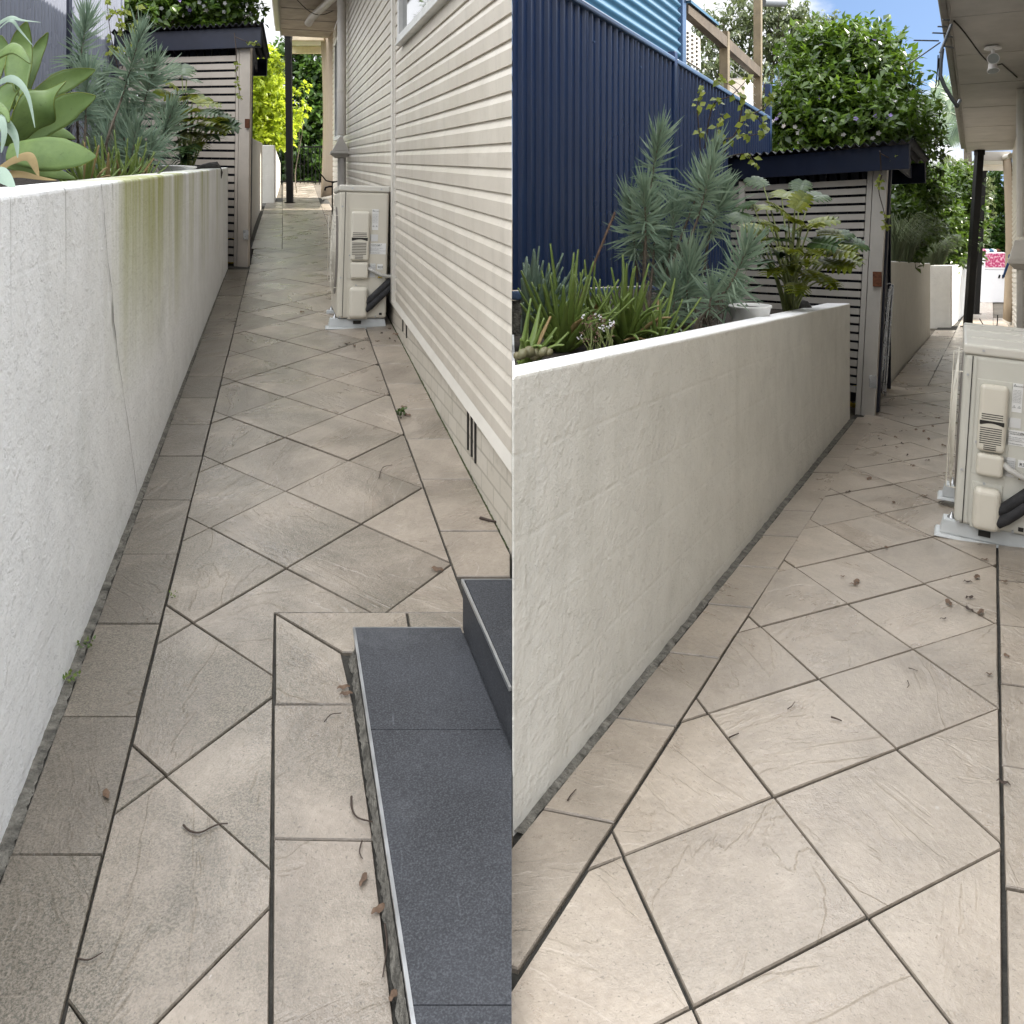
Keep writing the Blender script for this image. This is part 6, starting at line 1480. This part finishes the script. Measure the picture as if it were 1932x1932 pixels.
# climbers: thin twigs with a few leaves
def climber(label, paths, y, r, mat='vine', L=.055, per=5, root_z=None):
    p0_ = pt(*paths[0][0], y); root = thing('climbing_plant', label, 'climber', p0_)
    P_, D_, N_, Ls, Ws = [], [], [], [], []
    b = MB()
    for path in paths:
        c = curve3([pt(u, v, y + r.uniform(-.06, .06)) for u, v in path], 6); b.tube(c, [lerp(.006, .0022, i / len(c)) for i in range(len(c))], 5)
        for k in range(per * (len(path) - 1)):
            i = r.randrange(len(c) // 3, len(c)); p = c[i]
            for m in range(r.choice((1, 2, 3))):
                d = rnd_unit(r); d.z -= .3; P_.append(p + rnd_unit(r) * .015); D_.append(d); N_.append((V((0, -1, .5)) + rnd_unit(r) * .5).normalized()); s_ = r.uniform(.6, 1.15); Ls.append(L * s_); Ws.append(L * .36 * s_)
    b.build('stems', M['twig'], root); leaf_mesh('leaves', P_, D_, N_, Ls, Ws, M[mat], root)
r = random.Random(77)
climber('thin climber with scattered leaves rising before the blue fence', [[(1325, 345), (1320, 260), (1316, 200), (1325, 165)], [(1360, 300), (1395, 240), (1420, 215), (1450, 250)], [(1345, 300), (1352, 250), (1362, 215)], [(1340, 290), (1372, 262), (1420, 255), (1450, 246)], [(1330, 280), (1345, 200), (1380, 180), (1410, 150)], [(1360, 300), (1405, 290), (1425, 310)], [(1392, 240), (1400, 195), (1385, 165), (1352, 150)], [(1420, 215), (1445, 200), (1452, 172)]], 6.0, r, L=.062, per=3)
climber('thin twining climber between the left fence and shed roof', [[(225, 140), (208, 60), (200, -20)], [(230, 130), (248, 70), (262, 10)], [(248, 70), (225, 90), (205, 100)], [(205, 40), (215, 25), (236, 20)], [(238, 95), (228, 50), (215, 12)]], 8.8, r, L=.075, per=5)
climber('thin vine trailing down the left shed post', [[(442, 62), (446, 100), (445, 130), (450, 165), (455, 190)], [(444, 70), (470, 80), (490, 85)]], 9.72, r, 'vine', .05, 5)
climber('thin vine trailing down the right shed post', [[(1660, 285), (1662, 325), (1658, 360), (1668, 400), (1672, 428)], [(1662, 290), (1685, 300), (1700, 288)], [(1664, 330), (1660, 345)]], 7.45, r, 'vine', .045, 4)

# shrubs and trees
def B_(*a): return bl(*a)
base = lambda u, y, g: (pt(u, 0, y).x, y, g(0, y))
tree('flowering_bush', 'big glossy bush with white and violet flowers behind the right shed roof', 'bush', base(1600, 12.6, gB), [bl(1600, 165, 12.6, 115, 95), bl(1530, 215, 12.2, 85, 75), bl(1638, 190, 12.8, 64, 72), bl(1560, 120, 12.8, 75, 60), bl(1618, 102, 12.9, 66, 44), bl(1500, 250, 11.9, 50, 50), bl(1620, 235, 11.9, 120, 60), bl(1698, 245, 12.9, 40, 62)], 20000, .150, .037, 'bush', 51, .12, 330, shell=.35)
tree('flowering_bush', 'flowering bush with dark leaves above the left shed roof', 'bush', base(350, 12.6, gA), [bl(300, 10, 12.4, 75, 60), bl(390, 5, 12.6, 75, 55), bl(440, 20, 12.7, 36, 40), bl(260, -20, 12.6, 60, 60), bl(350, -60, 13, 110, 60)], 12000, .14, .034, 'bush', 52, .12, 170, shell=.35)
tree('yellow_shrub', 'sunlit yellow green shrub beyond the left shed', 'shrub', base(500, 20, gA), [bl(495, 190, 19.6, 34, 60), bl(520, 235, 20, 22, 50), bl(480, 130, 20, 32, 38), bl(500, 150, 20.5, 24, 40), bl(478, 240, 19.4, 18, 50)], 6500, .16, .045, 'bush_yellow', 53, .07)
tree('dark_hedge_tree', 'tall dark green hedge behind the black picket fence', 'hedge', base(575, 25.5, gA), [bl(560, 200, 25.5, 50, 110), bl(600, 180, 25.5, 40, 100), bl(580, 280, 25.2, 60, 70), bl(620, 250, 25.5, 40, 100), bl(530, 270, 25.5, 30, 70), bl(575, 120, 26, 45, 40)], 11000, .22, .07, 'hedge', 54, .12)
tree('yellow_shrub', 'small leafy yellow sprig right of the left black post', 'shrub', base(560, 20.5, gA), [bl(566, 175, 20.5, 8, 16), bl(570, 205, 20.5, 9, 14), bl(562, 238, 20.5, 7, 14)], 150, .13, .05, 'bush_yellow', 55, .015, limbs=0)
tree('gum_tree', 'open olive leaved gum tree behind the timber deck', 'tree', base(1420, 18, gB), [bl(1365, 60, 18, 45, 45), bl(1420, 30, 18.2, 55, 40), bl(1480, 70, 18, 60, 42), bl(1430, 110, 18, 50, 40), bl(1350, 130, 17.5, 38, 45), bl(1520, 45, 18.3, 45, 26), bl(1390, 150, 17.6, 45, 40), bl(1470, 25, 18, 40, 30), bl(1330, 90, 18, 30, 45), bl(1550, 55, 18.6, 25, 22)], 6500, .15, .030, 'gum', 56, .14, droop=1.0, shell=.2)
tree('leafy_tree', 'light green tree beyond the right garden walls', 'tree', base(1760, 21, gB), [bl(1745, 395, 20, 45, 60), bl(1790, 370, 22, 45, 50), bl(1810, 420, 22, 35, 70), bl(1730, 440, 19, 40, 45), bl(1770, 450, 21, 50, 50)], 9000, .17, .05, 'bush', 57, .12)
tree('yellow_shrub', 'yellowish bush just behind the right shed corner', 'bush', base(1722, 14, gB), [bl(1720, 395, 14, 40, 60), bl(1700, 440, 13.5, 35, 50), bl(1740, 270, 14, 22, 70)], 4200, .13, .036, 'bush', 58, .06)
tree('leafy_tree', 'olive leaved bush between the walls and the thicker black post', 'tree', base(1815, 24, gB), [bl(1815, 455, 23, 25, 50), bl(1800, 345, 24, 40, 32), bl(1830, 380, 24, 25, 60)], 4600, .18, .05, 'gum', 59, .08)
tree('dark_hedge_tree', 'tall dark hedge behind the white fridge', 'hedge', base(1870, 32.5, gB), [bl(1850, 420, 32.5, 40, 95), bl(1885, 400, 32.5, 40, 85), bl(1880, 500, 32.2, 55, 80), bl(1915, 440, 32.5, 35, 110), bl(1840, 500, 32.2, 40, 75), bl(1820, 450, 33, 40, 90)], 14000, .24, .075, 'hedge', 60, .14)
# strappy grass over the curved wall
def grass_tuft(label, c, n, L, r, mat='grassy'):
    root = thing('grass_tuft', label, 'grass', c); c = V(c); b = MB()
    for k in range(n):
        a = r.uniform(0, 6.28); h = V((math.cos(a), math.sin(a), 0)); ln = L * r.uniform(.5, 1.1); p = c + h * r.uniform(0, .12); e = r.uniform(.5, 1.1)
        b.ribbon([p, p + h * ln * .2 + V((0, 0, ln * .55)), p + h * ln * .5 * e + V((0, 0, ln * .8)), p + h * ln * .9 * e + V((0, 0, ln * .62))], [.005, .006, .004, .001], h.cross(V((0, 0, 1))), .3)
    b.build('blades', M[mat], root)
for y in (5.6, 6.4, 7.3, 8.7, 9.6):
    b = MB(); b.bar(Vector((fB(y), y, zfb(y) + .03)) + FN * .0245, Vector((fB(y), y, zft(y) - .03)) + FN * .0245, .012, .003, up=tuple(FN)); b.build('sheet_lap', M['blue_fence'], fb_)
    for q_ in (.12, .88):
        b = MB(); z_ = lerp(zfb(y), zft(y), q_); p_ = Vector((fB(y) + .05, y + .09, z_)) + FN * .022; b.tube([p_, p_ + FN * .008], .007, 8); b.build('screw', M['blue_cap'], fb_)
r = random.Random(91)
for u, v, y, lb in ((1705, 488, 10.9, 'grey green grass tuft beside the right shed wall'), (1725, 490, 12.2, 'dense grass tuft in the middle above the curved wall'), (1745, 490, 13.8, 'grass tuft trailing over the far end of the curved wall'), (1768, 496, 17.5, 'wispy grass tuft where the two walls meet'), (1785, 496, 18.8, 'pale grass tuft above the white wall corner')):
    p = pt(u, v, y); grass_tuft(lb, (p.x - .12, p.y + .1, p.z - .05), 260, .75, r)
# palm behind
pl = thing('palm_tree', 'hazy palm fronds in the sky beside the right eave', 'palm', (pt(1830, 0, 33).x, 33, gB(0, 33))); c = pt(1825, 235, 33); b = MB(); b.tube([V(pl.location), V(pl.location).lerp(c, .5), c], [.2, .17, .13], 10); b.build('trunk', M['bark'], pl)
for k, (u, v) in enumerate([(1757, 165), (1748, 195), (1772, 150), (1765, 235), (1790, 270), (1800, 160), (1785, 190)]):
    e = pt(u, v, 33 + (k % 3 - 1) * .6); mid = c.lerp(e, .55) + V((0, 0, .45)); sp = curve3([c, mid, e], 8); b = MB(); b.tube(sp, [lerp(.03, .008, i / len(sp)) for i in range(len(sp))], 5)
    for i in range(3, len(sp)):
        for sub in (0, .5):
            p = sp[i].lerp(sp[min(i + 1, len(sp) - 1)], sub); d = (sp[i] - sp[i - 1]).normalized()
            for sg in (-1, 1):
                o = (d.cross(V((0, -1, .2))).normalized() * sg + d * .6 + V((0, 0, -.35))).normalized(); ln = .75 * math.sin(math.pi * min(.95, i / len(sp) * .8 + .2)); b.ribbon([p, p + o * ln * .5, p + o * ln + V((0, 0, -.18 * ln))], [.02, .025, .004], d, .3)
    b.build('frond', M['frond'], pl)
# loose twigs, leaves and petals lying about
def gpt(u, v, side): 
    x, y = onA(u, v) if side == 'A' else onB(u, v); return V((x, y, (gA if side == 'A' else gB)(x, y) + .004))
def twig(label, pix, side, rad=.003, lift=None):
    pts = [gpt(u, v, side) + V((0, 0, .003)) for u, v in pix]
    if lift is not None:
        pts = [V((p.x, p.y, p.z + l)) for p, l in zip(pts, lift)]
    b = MB(); c = curve3(pts, 6); b.tube(c, [rad * lerp(1, .5, i / len(c)) for i in range(len(c))], 6); tag(b.build('fallen_twig', M['twig']), label, 'twig')
twig('long curved dark twig on the diagonal paver in the left foreground', [(346, 1562), (358, 1573), (378, 1576), (408, 1562), (430, 1559)], 'A', .0026)
twig('hooked black twig lying against the lower step', [(663, 1508), (664, 1530), (675, 1548), (703, 1556)], 'A', .0028)
twig('short forked twig on the border paver by the step', [(612, 1366), (624, 1353), (644, 1350)], 'A', .0018)
twig('thin twig near the left border in the lower foreground', [(147, 1815), (168, 1817), (194, 1803)], 'A', .0018)
twig('stout dark twig by the brick base on the mossy edge', [(906, 980), (920, 984), (938, 988)], 'A', .007)
twig('curled twig beside the bottom of the step', [(726, 1750), (730, 1790), (722, 1850)], 'A', .0022)
twig('thin upright twig in the mortar by the step edge', [(683, 1592), (678, 1612), (684, 1626)], 'A', .0018)
twig('small twig on the paver below the sprouting joint', [(715, 905), (722, 885), (740, 880)], 'A', .002)
twig('short dark stick on the middle paver of the right path', [(1568, 1357), (1578, 1360), (1588, 1364)], 'B', .003)
twig('small stick across a joint of the right path', [(1376, 1396), (1384, 1392), (1394, 1388)], 'B', .0026)
twig('thin dark twig beside the right mortar strip', [(1071, 1515), (1077, 1505), (1087, 1494)], 'B', .0022)
twig('fine curved twig above the middle of the right path', [(1486, 1342), (1494, 1336), (1500, 1328)], 'B', .0016)
twig('fine twig on the pale paver at the right', [(1714, 1264), (1722, 1266), (1732, 1270)], 'B', .0018)
twig('bent fine twig on the paver centre right', [(1712, 1288), (1715, 1296), (1711, 1302)], 'B', .0015)
def flat_leaf(name, mat, L, W, r):
    b = MB(); n = 5; c = [V((L * (i / n - .5), r.uniform(-.1, .1) * W, .006 + .010 * math.sin(i * 1.3) ** 2)) for i in range(n + 1)]
    b.ribbon(c, [W * math.sin(math.pi * (.08 + .84 * i / n)) for i in range(n + 1)], V((0, 1, .2)), .35); o = b.build(name, M[mat]); return o
r = random.Random(13)
protos = [flat_leaf('fallen_leaf', 'dry', .055, .011, r), flat_leaf('fallen_leaf', 'twig', .04, .007, r), flat_leaf('fallen_leaf', 'dry', .035, .012, r)]
used = [False] * 3
def drop(k, u, v, side, label, group=None, sc=1.0):
    o = protos[k]
    if used[k]: o = o.copy(); COL.objects.link(o)
    used[k] = True; o.location = gpt(u, v, side); sl = .106 if side == 'A' else -.0575
    o.rotation_euler = (math.atan(sl), 0, r.uniform(0, 6.28)); o.scale = (sc,) * 3; tag(o, label, 'leaf', group)
GB = 'dry leaves scattered on the right path'
for (u, v) in [(1692, 845), (1702, 838), (1780, 842), (1690, 826), (1743, 816), (1712, 860), (1660, 830), (1668, 842), (1745, 938), (1686, 950), (1850, 948), (1838, 955), (1838, 945), (1672, 1035), (1616, 1100), (1826, 1100), (1848, 1030), (1858, 1058), (1843, 1092), (1790, 1140), (1828, 1152), (1850, 1158), (1728, 812), (1760, 806), (1770, 790), (1736, 780), (1720, 775), (1705, 790), (1752, 830), (1680, 870), (1722, 880), (1750, 870), (1640, 905), (1600, 930), (1590, 1090), (1830, 1130), (1780, 1170), (1895, 1100), (1899, 1240), (1893, 1480), (1866, 1275), (1775, 860), (1700, 815), (1765, 1010), (1612, 1105)]:
    drop(r.randrange(3), u, v, 'B', 'small brown dry leaf or stalk scattered on the right path', GB, r.uniform(.55, 1.15))
GA = 'dry leaves scattered on the left path'
for (u, v) in [(655, 650), (668, 654), (690, 640), (700, 648), (712, 645), (720, 630), (735, 640), (640, 655), (684, 660), (760, 640), (748, 632), (640, 588), (570, 590), (492, 560), (520, 470), (500, 468), (762, 770), (755, 790), (768, 785), (825, 1077), (745, 645), (735, 622)]:
    drop(r.randrange(3), u, v, 'A', 'small brown dry leaf scattered on the left path', GA, r.uniform(.6, 1.2))
for (u, v, lb) in ((648, 1300, 'brown curled leaf on the border paver near the step corner'), (653, 1312, 'brown leaf touching the mortar beside the lower step'), (686, 1664, 'red brown leaf lying on the border paver by the step'), (715, 1720, 'dark leaf in the mortar at the foot of the step'), (742, 1885, 'dry brown leaf at the bottom by the step edge'), (201, 1502, 'small tan leaf on the left border paver')):
    drop(0 if u != 742 else 2, u, v, 'A', lb, None, .7)
drop(2, 1737, 735, 'B', 'larger dry leaf just past the right shed post', None, 1.0)
# weeds sprouting from the joints
def weed(label, u, v, side, n, L, mat='moss'):
    c = gpt(u, v, side); root = thing('weed', label, 'weed', c); P_, D_, N_, Ls, Ws = [], [], [], [], []
    for k in range(n):
        d = rnd_unit(r); d.z = abs(d.z) + .3; P_.append(c + V((r.uniform(-.02, .02), r.uniform(-.02, .02), r.uniform(0, L)))); D_.append(d); N_.append(V((0, 0, 1)) + rnd_unit(r) * .5); Ls.append(L * r.uniform(.5, 1)); Ws.append(L * .2)
    leaf_mesh('leaves', P_, D_, N_, Ls, Ws, M[mat], root)
weed('small green weed growing in the joint of the left path', 757, 786, 'A', 40, .035, 'hedge')
weed('tiny green weed in the mortar at the foot of the stained wall', 162, 1225, 'A', 24, .02, 'aloe'); weed('small weed lower down at the foot of the stained wall', 134, 1288, 'A', 24, .02, 'aloe')
weed('tiny green weed at the corner of a left border paver', 322, 1130, 'A', 14, .014, 'aloe')
